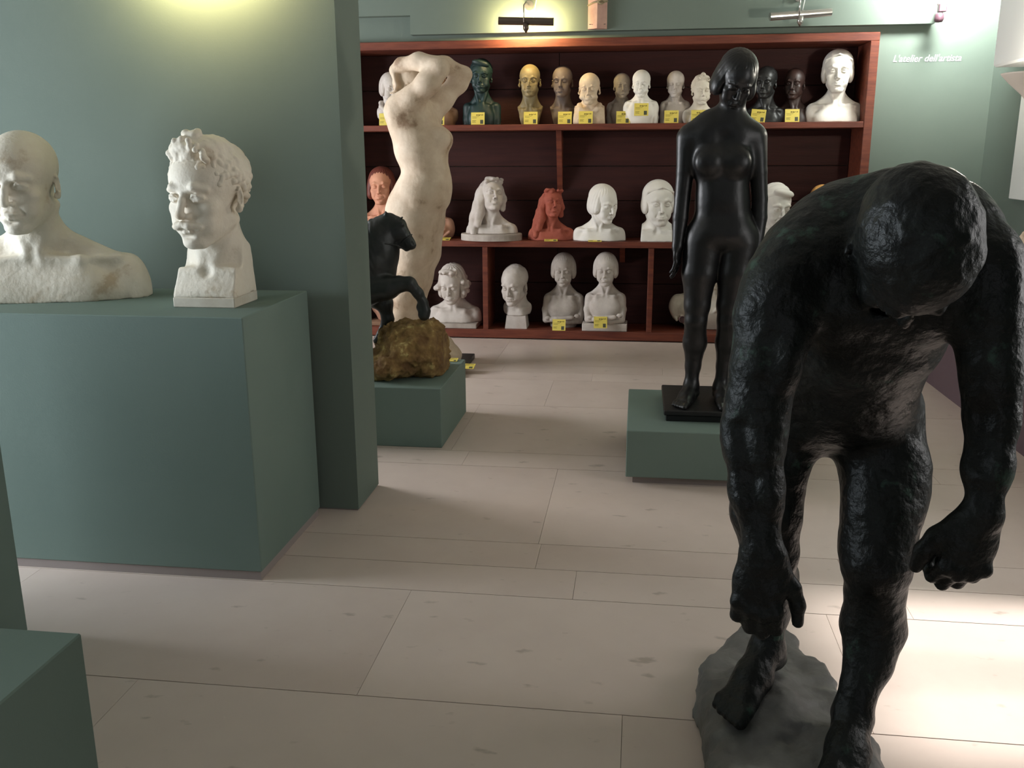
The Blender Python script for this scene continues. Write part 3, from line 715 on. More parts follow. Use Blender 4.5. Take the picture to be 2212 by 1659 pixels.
# top shelf, left to right
bust('plaster_bust', 'white plaster bust of a bob-haired child in a collar, partly behind the raised-arm woman', 841, 160, 221, 31, 't', PLG, Y=7.02, yaw=12, nod=10, hk=dict(CHILD, ears=0), hs='page', tk=dict(nl=.12), extra=collar)
bust('terracotta_bust', 'small brown clay bust mostly hidden behind the raised-arm plaster woman', 955, 172, 224, 34, 't', TERB, Y=7.05, yaw=-5, hk=CHILD, hs='curly', seed=4, tk=dict(nl=.14))
bust('bronze_bust', 'dark teal patinated bust of a girl in a strap top on the top shelf', 1039, 132, 203, 42, 't', TEAL, Y=7.03, yaw=-6, hk=dict(child=.5, ears=.7, jaw=.9), hs='sweep', tk=dict(nl=.24, nr=.17, sw=.56), extra=mk_arms(.58))
bust('wax_bust', 'ochre yellow bust of a bald youth with protruding ears', 1144, 142, 211, 27, 't', OCH, Y=7.02, yaw=-4, hk=dict(ears=1.8, jaw=.95, brow=.7), tk=dict(nl=.24, nr=.19, sw=.50), cut='taper')
bust('clay_bust', 'dark grey-brown bust of a bald youth beside the ochre one', 1215, 145, 211, 28, 't', GRB, Y=7.08, yaw=-10, hk=dict(ears=1.8, jaw=.95), tk=dict(nl=.24, nr=.2, sw=.5), cut='taper')
bust('plaster_bust', 'beige bust of a laughing child with big ears and a hooded collar', 1273, 160, 226, 35, 't', PLB, Y=7.0, yaw=-6, nod=4, hk=dict(CHILD, ears=2.2, smile=1.2, cheek=1), tk=dict(nl=.0, sw=.8, dep=1.3), extra=collar, cut='herm')
bust('plaster_bust', 'dusty plaster child bust standing behind the bright white child', 1342, 160, 213, 33, 't', PLD, Y=7.13, yaw=6, nod=3, hk=CHILD, tk=dict(nl=.10, sw=.58), extra=mk_arms(.58))
bust('plaster_bust', 'bright white plaster child bust with a yellow card on its chest', 1385, 153, 210, 38, 't', PLW, Y=7.0, yaw=-4, nod=4, hk=CHILD, tk=dict(nl=.08, sw=.66), extra=mk_arms(.66))
bust('plaster_bust', 'greyish plaster child bust between the bright white child and the curly one', 1459, 155, 210, 33, 't', PLG, Y=7.07, yaw=-4, nod=4, hk=CHILD, tk=dict(nl=.10, sw=.58), extra=mk_arms(.58))
bust('plaster_bust', 'white curly-haired child bust beside the black figure\'s head', 1512, 166, 226, 44, 't', PL, Y=7.0, yaw=12, nod=4, hk=dict(CHILD, ears=.8), hs='curly', seed=9, tk=dict(nl=.12, sw=.6))
bust('bronze_bust', 'charcoal bronze bust just right of the black figure\'s head', 1655, 147, 214, 40, 't', DKB, Y=7.05, yaw=-14, hk=dict(ears=.9), hs='short', tk=dict(nl=.22, sw=.62))
bust('wooden_bust', 'very dark brown bust between the charcoal bust and the white woman', 1716, 150, 216, 32, 't', DKR, Y=7.1, yaw=-10, hk=dict(ears=1), tk=dict(nl=.2, sw=.58))
bust('plaster_bust', 'brightly lit white bust of a sleek-haired long-necked woman at the shelf end', 1808, 113, 204, 61, 't', PLW, Y=7.05, yaw=2, nod=-2, hk=dict(ears=0, jaw=.88), hs='cap', tk=dict(nl=.14, nr=.165, muscle=.6, sw=.68))
# middle shelf
bust('painted_bust', 'painted clay bust of a woman with long auburn hair beside the partition edge', 824, 364, 442, 50, 'm', TERP, Y=7.03, yaw=-10, hk=dict(ears=0, jaw=.88), hs='bob', hm=HAIRR, tk=dict(nl=.22, nr=.17, muscle=.6))
bust('terracotta_bust', 'pale brown clay bust in folded drapery, mostly hidden behind the plaster woman\'s hip', 925, 398, 460, 62, 'm', DRAP, Y=7.06, yaw=0, hk=dict(ears=.8), hs='short', tk=dict(nl=.10, sw=.9), extra=drape_fn(4, 1))
bust('plaster_bust', 'white bust of a long-haired woman with head thrown back on an oval base', 1060, 388, 464, 60, 'm', PLG, Y=7.0, yaw=14, nod=-20, roll=4, hk=dict(ears=0, jaw=.9), hs='long', seed=3, tk=dict(nl=.20, nr=.20, sw=.76), base=('oval', .235, .048, .17, PLD))
bust('terracotta_bust', 'red terracotta bust of a long-haired woman with head thrown back', 1190, 412, 476, 52, 'm', TERR, Y=7.02, yaw=14, nod=-18, roll=4, hk=dict(ears=0, jaw=.9), hs='long', seed=5, tk=dict(nl=.20, nr=.20, sw=.8))
bust('plaster_bust', 'white bust of a bob-haired woman looking down to the right', 1294, 400, 478, 58, 'm', PLW, Y=7.0, yaw=38, nod=10, hk=dict(ears=0, jaw=.88), hs='page', tk=dict(nl=.12, nr=.175, muscle=.6, sw=.74))
bust('plaster_bust', 'white head of a smiling woman in a close cap with square-cut neck', 1419, 393, 488, 36, 'm', PLW, Y=7.0, yaw=12, nod=0, hk=dict(ears=0, smile=.8, jaw=.92), hs='cap', tk=dict(nl=.0, nr=.19, sw=.85, dep=1.3), cut='herm')
bust('plaster_bust', 'white head of a man with side-swept hair right of the black figure', 1668, 398, 487, 34, 'm', PLW, Y=7.03, yaw=26, nod=10, hk=dict(ears=.9), hs='sweep', tk=dict(nl=.0, nr=.2, sw=.85, dep=1.3), cut='herm')
bust('wooden_bust', 'orange-ochre bust whose crown shows above the stooping man\'s back', 1773, 400, 480, 48, 'm', ORA, Y=7.05, hk=dict(ears=1), tk=dict(nl=.12, sw=.62))
# bottom shelf
bust('clay_bust', 'pinkish brown bust behind the horse\'s leg on the lowest shelf', 842, 575, 632, 44, 'b', DRAP, Y=7.06, yaw=0, hk=dict(ears=.8), hs='short', tk=dict(nl=.12, sw=.78), base=('slab', .16, .03, .11, TERB))
bust('plaster_bust', 'grey-white bust of a wavy-haired person looking down on the lowest shelf', 980, 569, 648, 56, 'b', PLG, Y=7.02, yaw=-16, nod=14, hk=dict(ears=0), hs='wavy', seed=2, tk=dict(nl=.14, sw=.74), base=('slab', .195, .035, .13, PLD))
bust('plaster_bust', 'small grey-white head of a short-haired man on a tapered block', 1116, 571, 653, 28, 'b', PLG, Y=7.02, yaw=-24, nod=10, hk=dict(ears=1.1, jaw=1.05), hs='short', tk=dict(nl=.02, nr=.2, sw=.37), cut='round', base=('block', .085, .10, .085, PLG))
bust('plaster_bust', 'dusty plaster boy with folded arms, behind the cleaner one', 1217, 548, 616, 43, 'b', PLD, Y=7.08, yaw=-4, nod=4, hk=dict(CHILD, ears=.5, child=.6), hs='page', tk=dict(nl=.24, nr=.17, sw=.64), extra=crossed)
bust('plaster_bust', 'grey-white plaster boy with folded arms on a square slab', 1308, 547, 615, 49, 'b', PLG, Y=6.99, yaw=-4, nod=4, hk=dict(CHILD, ears=.4, child=.6), hs='page', tk=dict(nl=.24, nr=.17, sw=.66), extra=crossed, base=('slab', .17, .058, .09, PLG))
bo = bust('plaster_bust', 'large white draped bust behind the black figure\'s legs', 1540, 545, 622, 106, 'b', PL, Y=7.08, yaw=0, nod=4, hk=dict(ears=.8), hs='short', tk=dict(nl=.12, sw=1.2), extra=drape_fn(7, 1), cut='round')
mp_ = at(1474, 690, 6.94) - np.array(bo.location)
MB().lathe([(0, -.006), (.022, -.006), (.027, 0), (.022, .004)], (0, 0, 0), 24).build('stamp', mat('stamp_ring', srgb(90, 62, 62), rough=.6), bo, mp_).rotation_euler = (math.pi / 2, 0, 0)
# the two large busts on the plinth
bust('plaster_bust', 'cream plaster bust of a bald frowning man cut off by the left edge', 70, 287, 494, 228, 'm', PLC, Y=2.98, z=.899, yaw=-42, nod=6, byaw=16, hk=dict(ears=1.2, brow=1.25, jaw=1.0, nose=1.1), tk=dict(nl=.20, nr=.215, sw=1.09), h=.0042, noise=.0012)
bust('plaster_bust', 'cream plaster bust of a curly-haired man with a moustache on a square base', 455, 306, 527, 71, 'm', PLC, Y=2.97, z=.899, yaw=-38, nod=4, hk=dict(ears=1.2, brow=1.0), hs='curly', seed=12, tk=dict(nl=.14, nr=.205, sw=.95, dep=1.45), h=.0042, extra=moustache, cut='herm', noise=.0012, sx=.06,
     base=('flush', 0, .034, 0, PL))
# bust on the purple bench at the right edge
bust('plaster_bust', 'beige bust on the purple bench, only its edge showing at the right border', 2234, 497, 600, 54, 'm', PLB, Y=4.75, z=.60, yaw=-10, hk=dict(ears=1), hs='wavy', tk=dict(nl=.16))

# ------------------------------------------------------------------ yellow label cards
M_CARD = mat('yellow_card', srgb(226, 206, 98), srgb(218, 197, 88), scale=20, rough=.6)
M_INK = mat('card_ink', srgb(120, 104, 40), rough=.7)
M_INKD = mat('card_mark', srgb(74, 76, 60), rough=.7)
CARD = MB().box((-.05, -.0015, 0), (.05, .0015, .088)).mesh('card')
b = MB(); r_ = random.Random(3); xx = -.018
for i in range(9): b.box((-.012 + i * .0058, -.0022, .066 + r_.uniform(-.004, .003)), (-.0075 + i * .0058, -.0016, .070 + r_.uniform(0, .005)))
for j, (w_, z_) in enumerate(((.05, .056), (.034, .047), (.03, .028), (.024, .022), (.028, .016))): b.box((-.042, -.0022, z_), (-.042 + w_, -.0016, z_ + .0022))
INK = b.mesh('printed_text')
MARK = MB().box((.018, -.0022, .006), (.040, -.0016, .034)).box((.024, -.0026, .010), (.034, -.0022, .024)).mesh('printed_mark')
def card(label, u, v, Y, flat=0, tilt=-8, rz=0, roll=0, z=None, sc=1.0):
    P = at(u, v, Y)
    if z is not None: P[2] = z
    o = thing('label_card', label, 'label card', P, group='yellow label cards'); o.rotation_euler = (D(-82) if flat else D(tilt), D(roll), D(rz)); o.scale = (sc, sc, sc)
    link('card_sheet', CARD, M_CARD, o); link('printed_text', INK, M_INK, o); link('printed_mark', MARK, M_INKD, o)
ZT = 1.594
for lab, u, Y, kw in (('of the bob-haired child bust at the shelf\'s left end', 833, 6.93, {}), ('beside the raised-arm woman\'s back', 945, 6.93, {}), ('of the dark teal bust', 1032, 6.93, {}), ('of the ochre bald bust', 1146, 6.93, {}),
        ('of the dark grey-brown bald bust', 1220, 6.96, {}), ('of the laughing beige child', 1265, 6.925, {}), ('of the dusty child behind the bright white one', 1346, 6.99, {}),
        ('of the greyish child bust', 1450, 6.94, {}), ('of the curly-haired child', 1508, 6.92, {}), ('of the charcoal bust, leaning askew', 1636, 6.92, dict(roll=5, rz=-12)), ('of the very dark brown bust', 1711, 6.94, dict(rz=6))):
    card('yellow label card in front ' + lab if lab.startswith('of') else 'yellow label card ' + lab, u, 262, Y, z=ZT, **kw)
card('yellow label card leaning on the bright white child\'s chest', 1385, 250, 6.905, tilt=-12)
for lab, u, Y in (('draped clay bust', 957, 6.94), ('white woman with thrown-back head', 1061, 6.94), ('red terracotta woman', 1190, 6.935), ('white woman looking down', 1285, 6.925)):
    card('yellow label card lying flat before the ' + lab, u, 520, Y - .02, flat=1, z=.751, rz=4)
card('yellow label card lying flat before the wavy-haired bust', 1000, 716, 6.93, flat=1, z=.075)
card('yellow label card propped before the pinkish brown bust', 837, 706, 6.93, z=.073, tilt=-25, rz=-8)
card('yellow label card propped before the dusty folded-arm boy', 1207, 714, 6.915, z=.073, tilt=-20)
card('yellow label card on the folded arms of the cleaner boy', 1297, 709, 6.862, tilt=-15, rz=4)
# ------------------------------------------------------------------ full figures
def hand(F, t, side, curls=(40, 40, 40, 45), spread=1.0, thumb=(35, 20)):
    """wrist at origin, fingers towards -z, palm towards +y, thumb on side*x (metres)"""
    F.ell(t, (0, 0, -.052), (.043, .019, .056), .02); F.ell(t, (side * .022, .010, -.04), (.022, .018, .036), .018)
    F.ell(t, (0, 0, -.005), (.030, .022, .03), .02)
    for i, (bx, bz, L) in enumerate(((.030, -.094, .078), (.0105, -.100, .086), (-.0095, -.097, .080), (-.029, -.088, .062))):
        a = D(curls[i]); p = np.array([side * bx, 0, bz]); q = [p]; ang = a * .55; sp = side * bx * .35 * spread
        F.ell(t, p + np.array([0, -.006, .002]), (.0115, .011, .013), .008)
        for j, f in enumerate((.45, .31, .24)):
            p = p + L * f * np.array([sp * 2 * (1 - j * .4), math.sin(ang), -math.cos(ang)]); q.append(p); ang += a * .9
        F.chain(t, q, [.0108, .0100, .0092, .0080], .004)
    q = [np.array([side * .022, .006, -.022]), np.array([side * .046, .014, -.052]), np.array([side * .058, .020, -.082]), np.array([side * .060, .026, -.110])]
    F.chain(t, q, [.018, .0140, .0120, .0095], .008)
def foot(F, t, side=1, L=.24):
    """ankle at origin (metres), toes towards -y, sole at z = -.075"""
    s_ = L / .24; F.ell(t, (0, .035, -.045), (.032, .042, .034), .03); F.cone(t, (0, .0, -.01), (0, -.07, -.038), .036, .030, .03)
    F.cone(t, (-.012, -.06, -.048), (-.018, -.125, -.060), .027, .019, .03); F.cone(t, (.012, -.06, -.048), (.016, -.125, -.060), .027, .019, .03)
    F.ell(t, (side * -.02, -.12, -.055), (.022, .03, .02), .02)
    for i in range(5):
        x = (-.034 + .0165 * i) * side * -1 * -1
        x = side * (-.034 + .0165 * i); l = (.062, .058, .052, .045, .036)[i]; r = (.0135, .0105, .010, .0095, .009)[i]
        F.chain(t, [(x * .9, -.125, -.058), (x, -.125 - l * .55, -.058), (x, -.125 - l, -.066)], [r * 1.1, r, r * .95], .006)
def A(u, v, Y): return at(u, v, Y)
def limb(F, pts, k=.03):
    """pts: (u, v, Y, half width in px)"""
    P = [A(u, v, Y) for u, v, Y, w in pts]; R = [w / ppm(p) for p, (u, v, Y, w) in zip(P, pts)]
    F.chain(ID, P, R, k)
def blob(F, u, v, Y, wu, wv, wy, k=.04, rot=None, op='+'):
    c = A(u, v, Y); p = ppm(c); F.ell(ID, c, (wu / p, wy, wv / p), k, rot=rot, op=op)

# ---- stooping bronze man ------------------------------------------------
mo = thing('bronze_statue', 'large green-black bronze statue of a stooping man with hanging head and arms', 'statue', (.42, 1.95, 0))
F = SDF((.10, 1.28, .02), (.92, 2.42, 1.46), .0046)
# torso
limb(F, [(1752, 880, 2.10, 92), (1775, 800, 2.00, 98), (1800, 690, 1.90, 115), (1825, 590, 1.84, 105)], .09)
limb(F, [(1862, 880, 2.10, 98), (1866, 810, 2.00, 96), (1900, 700, 1.88, 112), (1950, 590, 1.83, 108)], .09)
limb(F, [(1810, 560, 1.84, 112), (2010, 560, 1.83, 115)], .09)
limb(F, [(1735, 545, 1.82, 72), (1830, 475, 1.88, 58), (1950, 460, 1.84, 70)], .08)
limb(F, [(2105, 560, 1.76, 74), (2050, 490, 1.84, 68), (1950, 460, 1.84, 70)], .08)
blob(F, 1830, 660, 1.77, 90, 66, .065, .06); blob(F, 1985, 655, 1.76, 92, 68, .065, .06)
blob(F, 1808, 885, 2.05, 135, 50, .09, .07)
for i, v in enumerate((745, 790, 835)):
    for u in (1800, 1862): blob(F, u + (745 - v) * -.08, v, 1.885 + .03 * i, 34, 20, .02, .03)
for v, w in ((760, 85), (792, 95), (822, 100), (856, 100)):
    P0, P1, P2 = A(1832 - w, v + 8, 1.93 + (v - 768) * .0008), A(1835, v, 1.865 + (v - 768) * .0009), A(1838 + w, v - 4, 1.92 + (v - 768) * .0008)
    F.chain(ID, [P0, P1, P2], [.005, .007, .005], .016, op='-')
# neck
limb(F, [(1945, 490, 1.84, 72), (1970, 520, 1.66, 78)], .06)
# legs (his left is at the right of the picture)
limb(F, [(1897, 900, 2.10, 88), (1908, 1010, 2.06, 84), (1906, 1100, 2.01, 74), (1894, 1190, 1.975, 64), (1891, 1232, 1.965, 60)], .045)
limb(F, [(1891, 1232, 1.965, 60), (1890, 1290, 1.985, 55), (1884, 1360, 1.985, 58), (1876, 1430, 1.955, 44), (1856, 1490, 1.92, 34), (1845, 1535, 1.90, 30)], .035)
blob(F, 1892, 1350, 2.01, 60, 80, .05, .03); blob(F, 1891, 1226, 1.92, 38, 38, .028, .035); blob(F, 1945, 1060, 2.03, 44, 100, .05, .04); blob(F, 1868, 1120, 1.99, 34, 90, .04, .04)
limb(F, [(1695, 900, 2.10, 84), (1660, 1010, 2.08, 76), (1655, 1110, 2.06, 68), (1662, 1190, 2.05, 54)], .045)
limb(F, [(1662, 1190, 2.05, 54), (1668, 1255, 2.09, 47), (1668, 1320, 2.11, 34), (1658, 1388, 2.11, 27)], .035)
blob(F, 1674, 1240, 2.13, 44, 60, .05, .03)
# arms
limb(F, [(1725, 575, 1.78, 80), (1672, 680, 1.74, 72), (1652, 790, 1.715, 62), (1634, 880, 1.71, 60)], .045)
limb(F, [(1634, 880, 1.71, 60), (1628, 950, 1.70, 62), (1634, 1060, 1.675, 50), (1648, 1185, 1.65, 40)], .035)
blob(F, 1682, 610, 1.75, 60, 75, .065, .05); blob(F, 1688, 760, 1.70, 38, 70, .04, .04)
limb(F, [(2122, 585, 1.75, 70), (2138, 690, 1.725, 58), (2142, 790, 1.72, 53), (2141, 850, 1.72, 49)], .045)
limb(F, [(2141, 850, 1.72, 49), (2143, 910, 1.715, 50), (2134, 1010, 1.695, 43), (2122, 1100, 1.68, 36)], .035)
blob(F, 2142, 600, 1.75, 46, 72, .065, .05)
# hands
w1 = A(1650, 1190, 1.648); hand(F, T(w1, Rz(D(-15)) @ Ry(D(2)) @ Rx(D(-8)), 1.22), 1, curls=(52, 50, 48, 46))
w2 = A(2120, 1108, 1.678); hand(F, T(w2, Rz(D(10)) @ Ry(D(10)) @ Rx(D(0)), 1.22), -1, curls=(78, 72, 74, 78))
# feet
a1 = A(1842, 1540, 1.90); foot(F, T(a1, Rz(D(-18)), 1.15), 1)
a2 = A(1655, 1394, 2.105); foot(F, T(a2, Rz(D(-32)) @ Rx(D(4)), 1.15), -1)
# head, hanging: crown towards the viewer
hc = A(1982, 532, 1.60); HS = .28
th = T(hc, Rz(D(4)) @ Ry(D(-6)) @ Rx(D(84)), HS); th = T(hc - HS * (th.R @ np.array([0, .03, .64])), th.R, HS)
head(F, th, ears=1.2, brow=1.1)
F.ell(th, (0, .09, .665), (.350, .43, .365), .04)
F.disp(lambda P: .006 * fbm(P * 40, 3) * np.clip(1.6 - np.linalg.norm(P - th((0, .08, .7)), axis=1) / (.45 * HS), 0, 1) * 2.0, .03)
for pts, rr in (([(1905, 640, 1.70), (1880, 700, 1.77), (1845, 760, 1.83)], .010), ([(1700, 660, 1.655), (1672, 740, 1.645), (1655, 830, 1.645)], .006), ([(1600, 930, 1.655), (1622, 1040, 1.63), (1640, 1130, 1.615)], .007), ([(2120, 900, 1.675), (2118, 1000, 1.66)], .007)):
    F.chain(ID, [A(*p) for p in pts], [rr] * len(pts), .035, op='-')
F.noise(.0055, 13, 2); F.noise(.003, 30, 2)
MAN_ORG = (.42, 1.95, 0)
link('figure', F.mesh('figure', MAN_ORG), BRZ, mo)
# its rock base
F = SDF((.10, 1.42, -.01), (.80, 2.42, .32), .009)
def rockpt(u, v, z):
    d = _r3 * (u - IMW / 2) / FPX - _u3 * (v - IMH / 2) / FPX + _f2; return CAMPOS + d * ((z - CAM_H) / d[2])
solez1 = a1[2] - .075 * 1.15; solez2 = a2[2] - .078 * 1.15
top = min(solez1, solez2)
outline = [rockpt(u, v, top) for u, v in ((1522, 1440), (1560, 1388), (1622, 1345), (1740, 1386), (1790, 1462), (1850, 1526), (1950, 1640))]
outline += [np.array([.62, 1.66, top]), np.array([.50, 1.50, top]), np.array([.30, 1.50, top]), np.array([.205, 1.66, top])]
F.d[:] = -1.0; cen = np.mean(outline, axis=0); outline = [cen + (P - cen) * np.array([1.07, 1.07, 1]) for P in outline]
for i in range(len(outline)):
    P, Q = outline[i], outline[(i + 1) % len(outline)]; e = Q - P; n = np.array([e[1], -e[0], 0]) / math.hypot(e[0], e[1])
    if np.dot(n, P - cen) < 0: n = -n
    F.plane((P + Q) / 2, n + np.array([0, 0, .12]), .02)
F.plane((0, 0, top + .004), (0, 0, 1), .04)
F.ell(ID, (a2[0] - .01, a2[1] - .05, solez2 - .055), (.10, .15, .06), .06); F.ell(ID, (a1[0] - .02, a1[1] - .07, solez1 - .055), (.10, .15, .06), .06)
F.noise(.034, 8, 4); F.noise(.012, 30, 3); F.plane((0, 0, 0.001), (0, 0, -1))
link('rock_base', F.mesh('rock_base', MAN_ORG), ROCKB, mo)

# ---- standing black bronze figure --------------------------------------
GY = 4.15
go = thing('bronze_statue', 'slender black bronze standing figure with bobbed hair and arms at its sides', 'statue', (.31, 4.18, .243))
GORG = (.31, 4.18, .243)
MB().bev((.135 - .31, 3.955 - 4.18, .028), (.53 - .31, 4.42 - 4.18, .052), .004).build('base_plate', BLK, go)
MB().bev((.145 - .31, 3.965 - 4.18, 0), (.52 - .31, 4.41 - 4.18, .028), .003).build('base_block', BLK, go)
F = SDF((.06, 3.92, .29), (.62, 4.42, 1.96), .0050)
limb(F, [(1538, 500, GY, 44), (1545, 430, GY, 38), (1538, 350, GY, 39), (1530, 300, GY + .01, 40)], .035)
limb(F, [(1584, 500, GY, 44), (1576, 430, GY, 38), (1582, 350, GY, 39), (1588, 300, GY + .01, 40)], .035)
limb(F, [(1502, 290, GY + .01, 27), (1540, 270, GY + .01, 28), (1580, 270, GY + .01, 28), (1618, 288, GY + .01, 27)], .05)
blob(F, 1530, 350, GY - .072, 27, 25, .032, .035); blob(F, 1594, 350, GY - .072, 27, 25, .032, .035)
blob(F, 1561, 505, GY + .005, 78, 36, .09, .05)
for pts in ([(1520, 525, GY, 43), (1511, 590, GY - .01, 37), (1506, 660, GY - .015, 27), (1503, 692, GY - .02, 23), (1501, 740, GY + .01, 25), (1497, 790, GY + .01, 16), (1493, 832, GY, 14)],
            [(1598, 525, GY, 43), (1588, 590, GY - .01, 37), (1576, 660, GY - .015, 27), (1573, 692, GY - .02, 23), (1571, 740, GY + .01, 25), (1564, 790, GY + .01, 16), (1557, 832, GY, 14)]):
    limb(F, pts, .016)
for pts in ([(1486, 298, GY + .01, 25), (1480, 370, GY + .01, 19), (1474, 430, GY + .01, 17), (1470, 470, GY, 17), (1464, 530, GY - .02, 12)],
            [(1632, 296, GY + .01, 25), (1638, 370, GY + .01, 19), (1641, 430, GY + .01, 17), (1640, 470, GY, 17), (1636, 525, GY - .02, 12)]):
    limb(F, pts[:2], .025); limb(F, pts[1:], .006)
hand(F, T(A(1463, 533, GY - .02), Rz(D(70)), .78), 1, curls=(18, 18, 18, 20)); hand(F, T(A(1635, 528, GY - .02), Rz(D(-70)), .78), -1, curls=(18, 18, 18, 20))
for u, sg, rz in ((1493, -1, -22), (1557, 1, 8)):
    a = A(u, 832, GY); a[2] = .295 + .075 * .92; foot(F, T(a, Rz(D(rz)), .92), sg)
limb(F, [(1572, 262, GY + .01, 30), (1585, 215, GY - .005, 27)], .04)
hc = A(1592, 165, GY - .03); HS = .222; th = T(hc, Rz(D(16)) @ Ry(D(10)) @ Rx(D(34)), HS); th = T(hc - HS * (th.R @ np.array([0, .03, .55])), th.R, HS)
head(F, th, ears=0, jaw=.88, brow=.7)
link('figure', F.mesh('figure', GORG), BLK, go)
c = th((0, .05, .55)); F = SDF(c - .2, c + .2, .0045); hair(F, th, 'bob')
for x in (-1, 1): F.ell(th, (x * .34, .02, .34), (.10, .22, .18), .06)
link('hair', F.mesh('hair', GORG), BLK, go)

# ---- plaster woman with raised arms --------------------------------------
WY = 5.85
wo = thing('plaster_statue', 'stained plaster statue of a woman with both arms raised over her head', 'statue', (-1.25, 5.9, 0)); WORG = (-1.25, 5.9, 0)
F = SDF((-1.62, 5.52, .10), (-.85, 6.25, 2.12), .0068)
limb(F, [(893, 465, WY, 52), (908, 420, WY, 52), (921, 382, WY, 43), (906, 320, WY, 50), (886, 260, WY, 46), (880, 238, WY, 38)], .06)
limb(F, [(905, 465, WY + .12, 48), (918, 420, WY + .12, 48), (925, 382, WY + .10, 42), (915, 320, WY + .11, 48), (900, 260, WY + .12, 46)], .06)
blob(F, 872, 455, WY - .02, 38, 42, .11, .06); blob(F, 880, 455, WY + .16, 38, 42, .10, .06); blob(F, 935, 412, WY + .04, 36, 38, .12, .07)
blob(F, 940, 300, WY - .045, 34, 27, .065, .04); blob(F, 953, 302, WY + .13, 26, 25, .06, .04)
blob(F, 866, 240, WY - .06, 28, 34, .07, .05)
limb(F, [(895, 480, WY + .0, 52), (893, 540, WY, 44), (884, 600, WY, 36), (875, 640, WY, 31), (866, 690, WY + .01, 29), (868, 740, WY, 19), (872, 765, WY, 16)], .05)
limb(F, [(915, 480, WY + .13, 46), (910, 540, WY + .13, 40), (898, 600, WY + .13, 34), (888, 640, WY + .13, 30), (886, 690, WY + .13, 28), (888, 740, WY + .12, 19), (892, 765, WY + .12, 16)], .05)
for u, dy in ((874, 0), (894, .12)):
    a = A(u, 766, WY + dy); foot(F, T(a, Rz(D(90)), 1.15), 1 if dy else -1)
# near arm: shoulder, elbow, forearm over the head; far arm behind it
limb(F, [(862, 240, WY - .07, 30), (890, 216, WY - .10, 25), (925, 178, WY - .14, 23), (950, 148, WY - .15, 20)], .05)
limb(F, [(950, 148, WY - .15, 20), (905, 133, WY - .08, 18), (868, 140, WY - .02, 14), (853, 152, WY, 12)], .03)
limb(F, [(925, 250, WY + .18, 28), (955, 215, WY + .22, 22), (990, 178, WY + .24, 19), (1004, 160, WY + .24, 14)], .05)
limb(F, [(1004, 160, WY + .24, 14), (960, 140, WY + .20, 17), (905, 130, WY + .12, 15), (860, 146, WY + .08, 12)], .03)
hand(F, T(A(852, 152, WY + .0), Rz(D(90)) @ Rx(D(-10)), 1.05), 1, curls=(35, 35, 35, 40)); hand(F, T(A(858, 148, WY + .09), Rz(D(90)) @ Rx(D(-10)), 1.05), -1, curls=(35, 35, 35, 40))
limb(F, [(893, 245, WY + .05, 34), (890, 205, WY + .05, 24)], .06)
hc = A(893, 180, WY + .05); HS = .25; th = T(hc, Rz(D(80)) @ Rx(D(18)), HS); th = T(hc - HS * (th.R @ np.array([0, .03, .55])), th.R, HS)
head(F, th, ears=.8, jaw=.9, brow=.8); F.ell(th, (0, .12, .68), (.345, .43, .35), .03)
F.noise(.004, 14, 3)
link('figure', F.mesh('figure', WORG), PLS, wo)
F = SDF((-1.75, 5.55, -.01), (-1.10, 6.30, .34), .011)
F.ell(ID, (-1.45, 5.92, .06), (.24, .27, .10), .05); F.ell(ID, A(964, 745, 5.96), (.04, .06, .06), .05); F.ell(ID, A(975, 768, 5.92), (.06, .07, .05), .05)
F.ell(ID, (-1.30, 5.93, .07), (.12, .16, .07), .08); F.noise(.018, 10, 3); F.plane((0, 0, .035), (0, 0, -1))
link('ground_mound', F.mesh('ground_mound', WORG), PLS, wo)
MB().bev((-1.80 + 1.25, 5.62 - 5.9, .0), (-1.105 + 1.25, 6.2 - 5.9, .036), .004).build('base_board', DKB, wo)
card('yellow label card on the dark base board of the raised-arm woman', 1006, 779, 5.72, flat=1, z=.039)
card('yellow label card on the green plinth behind the horse\'s rock', 975, 783, 4.78, flat=1, z=.301, sc=.6)

# ---- horse on a rock ------------------------------------------------------
HY = 4.50
ho = thing('horse_statue', 'dark bronze rearing horse with one foreleg on a mossy rock', 'statue', (-1.35, 4.5, .298)); HORG = (-1.35, 4.5, .298)
F = SDF((-2.05, 4.28, .42), (-1.0, 4.72, 1.12), .0048)
limb(F, [(660, 640, HY, 62), (715, 630, HY, 58), (780, 605, HY, 54), (798, 560, HY, 50), (814, 515, HY, 40), (833, 484, HY, 22)], .04)
limb(F, [(823, 595, HY, 32), (828, 545, HY, 30), (842, 500, HY, 20)], .04)
limb(F, [(842, 478, HY, 18), (858, 490, HY, 20), (870, 506, HY, 15), (883, 522, HY, 11), (889, 529, HY, 10.5)], .015)
limb(F, [(852, 502, HY, 18), (864, 522, HY, 11), (878, 536, HY, 7)], .015)
for s_ in (-1, 1):
    blob(F, 866, 484, HY + s_ * .034, 6, 5, .008, .01); blob(F, 893, 525, HY + s_ * .018, 4, 3, .006, .006, op='-')
    F.chain(ID, [A(838, 472, HY + s_ * .02), A(835, 464, HY + s_ * .024), A(833, 457, HY + s_ * .024)], [.012, .009, .003], .008)
    blob(F, 853, 506, HY + s_ * .032, 13, 13, .014, .012)
F.cone(ID, A(870, 538, HY), A(889, 533, HY), .005, .004, .004, op='-')
limb(F, [(800, 625, HY - .06, 34), (838, 622, HY - .07, 24), (862, 614, HY - .07, 17), (884, 612, HY - .07, 14), (903, 633, HY - .06, 10.5), (915, 655, HY - .05, 9.5), (918, 672, HY - .05, 10), (916, 680, HY - .05, 13)], .02)
blob(F, 906, 664, HY - .05, 7, 9, .015, .015)
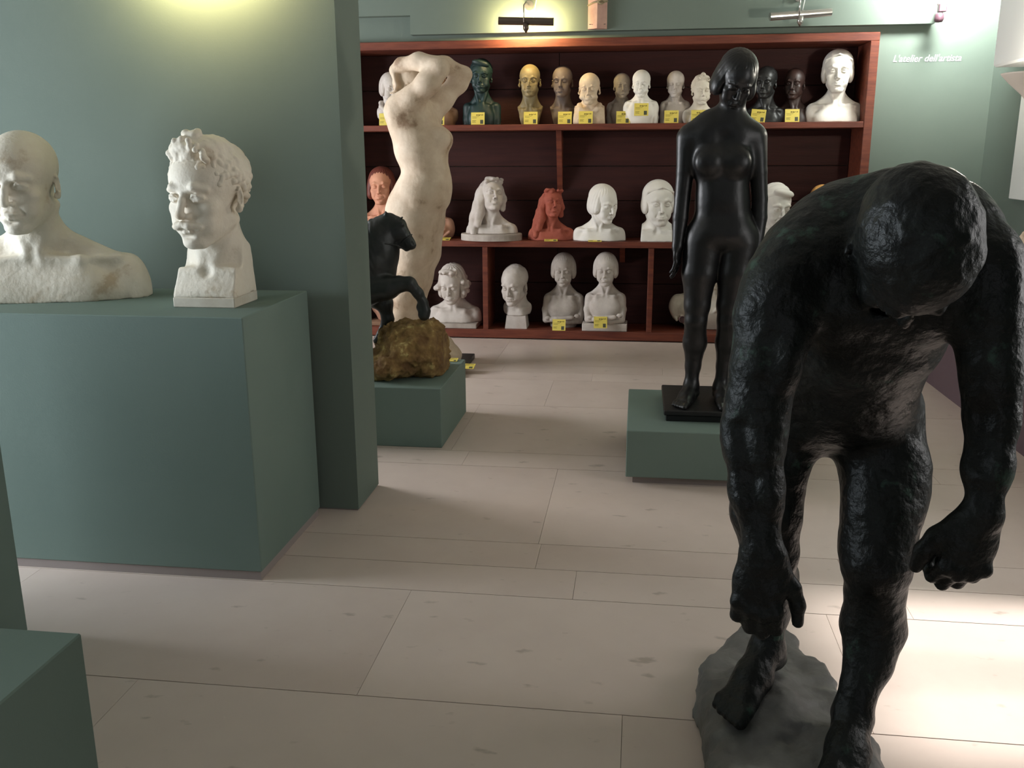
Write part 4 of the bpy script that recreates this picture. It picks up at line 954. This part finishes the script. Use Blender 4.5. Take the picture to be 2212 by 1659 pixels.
limb(F, [(800, 635, HY + .06, 30), (830, 655, HY + .07, 18), (838, 690, HY + .07, 12), (826, 720, HY + .07, 10), (818, 735, HY + .07, 12)], .02)
limb(F, [(640, 650, HY - .07, 45), (650, 700, HY - .08, 26), (640, 730, HY - .08, 15), (655, 775, HY - .08, 11), (662, 790, HY - .08, 14)], .03)
limb(F, [(640, 650, HY + .07, 45), (640, 700, HY + .08, 26), (628, 730, HY + .08, 15), (642, 775, HY + .08, 11), (650, 790, HY + .08, 14)], .03)
limb(F, [(612, 630, HY, 14), (595, 660, HY, 18), (590, 720, HY, 12), (598, 760, HY, 5)], .02)
F.disp(lambda P: .0035 * np.sin((P[:, 0] + .6 * P[:, 2]) * 190 + 8 * fbm(P * 25, 2)) * np.clip((A(830, 500, HY)[0] - .02 - P[:, 0]) * 20, 0, 1) * np.clip((P[:, 2] - A(800, 600, HY)[2]) * 12, 0, 1), .02); F.noise(.0025, 30, 2)
link('horse_body', F.mesh('horse_body', HORG), HORSE, ho)
MB().tube([A(875, 540, HY - .03), A(858, 530, HY - .045), A(835, 527, HY - .075), A(812, 524, HY - .09), A(790, 526, HY - .09)], .0035, 8).build('rein', HORSE, ho, [-c for c in HORG], smooth=True)
for nm, a_, b_ in (('noseband', 877, 517), ('cheek_strap', 848, 487)):
    q = A(a_, b_, HY); rr = {'noseband': .040, 'cheek_strap': .068}[nm]; dv = np.array([.62, 0, -.78]); pv = np.array([.78, 0, .62])
    MB().tube([q - np.array(HORG) + rr * (math.cos(t_) * pv * .95 + math.sin(t_) * np.array([0, .85 if nm == 'noseband' else .62, 0])) for t_ in np.linspace(0, 2 * math.pi, 25)], .0035, 6, False).build(nm, HORSE, ho, smooth=True)
F = SDF((-2.10, 4.22, .27), (-.98, 4.80, .66), .006)
for u, v, Y, wu, wv, wy in ((890, 755, 4.52, 72, 62, .20), (912, 735, 4.50, 45, 45, .14), (840, 785, 4.47, 60, 40, .20), (930, 775, 4.55, 40, 50, .18), (770, 800, 4.5, 80, 38, .2), (680, 810, 4.5, 80, 30, .2)): blob(F, u, v, Y, wu, wv, wy, .06)
F.noise(.045, 11, 4); F.noise(.022, 30, 3); F.noise(.010, 60, 2); F.plane((0, 0, .2985), (0, 0, -1))
link('rock', F.mesh('rock', HORG), ROCKM, ho)
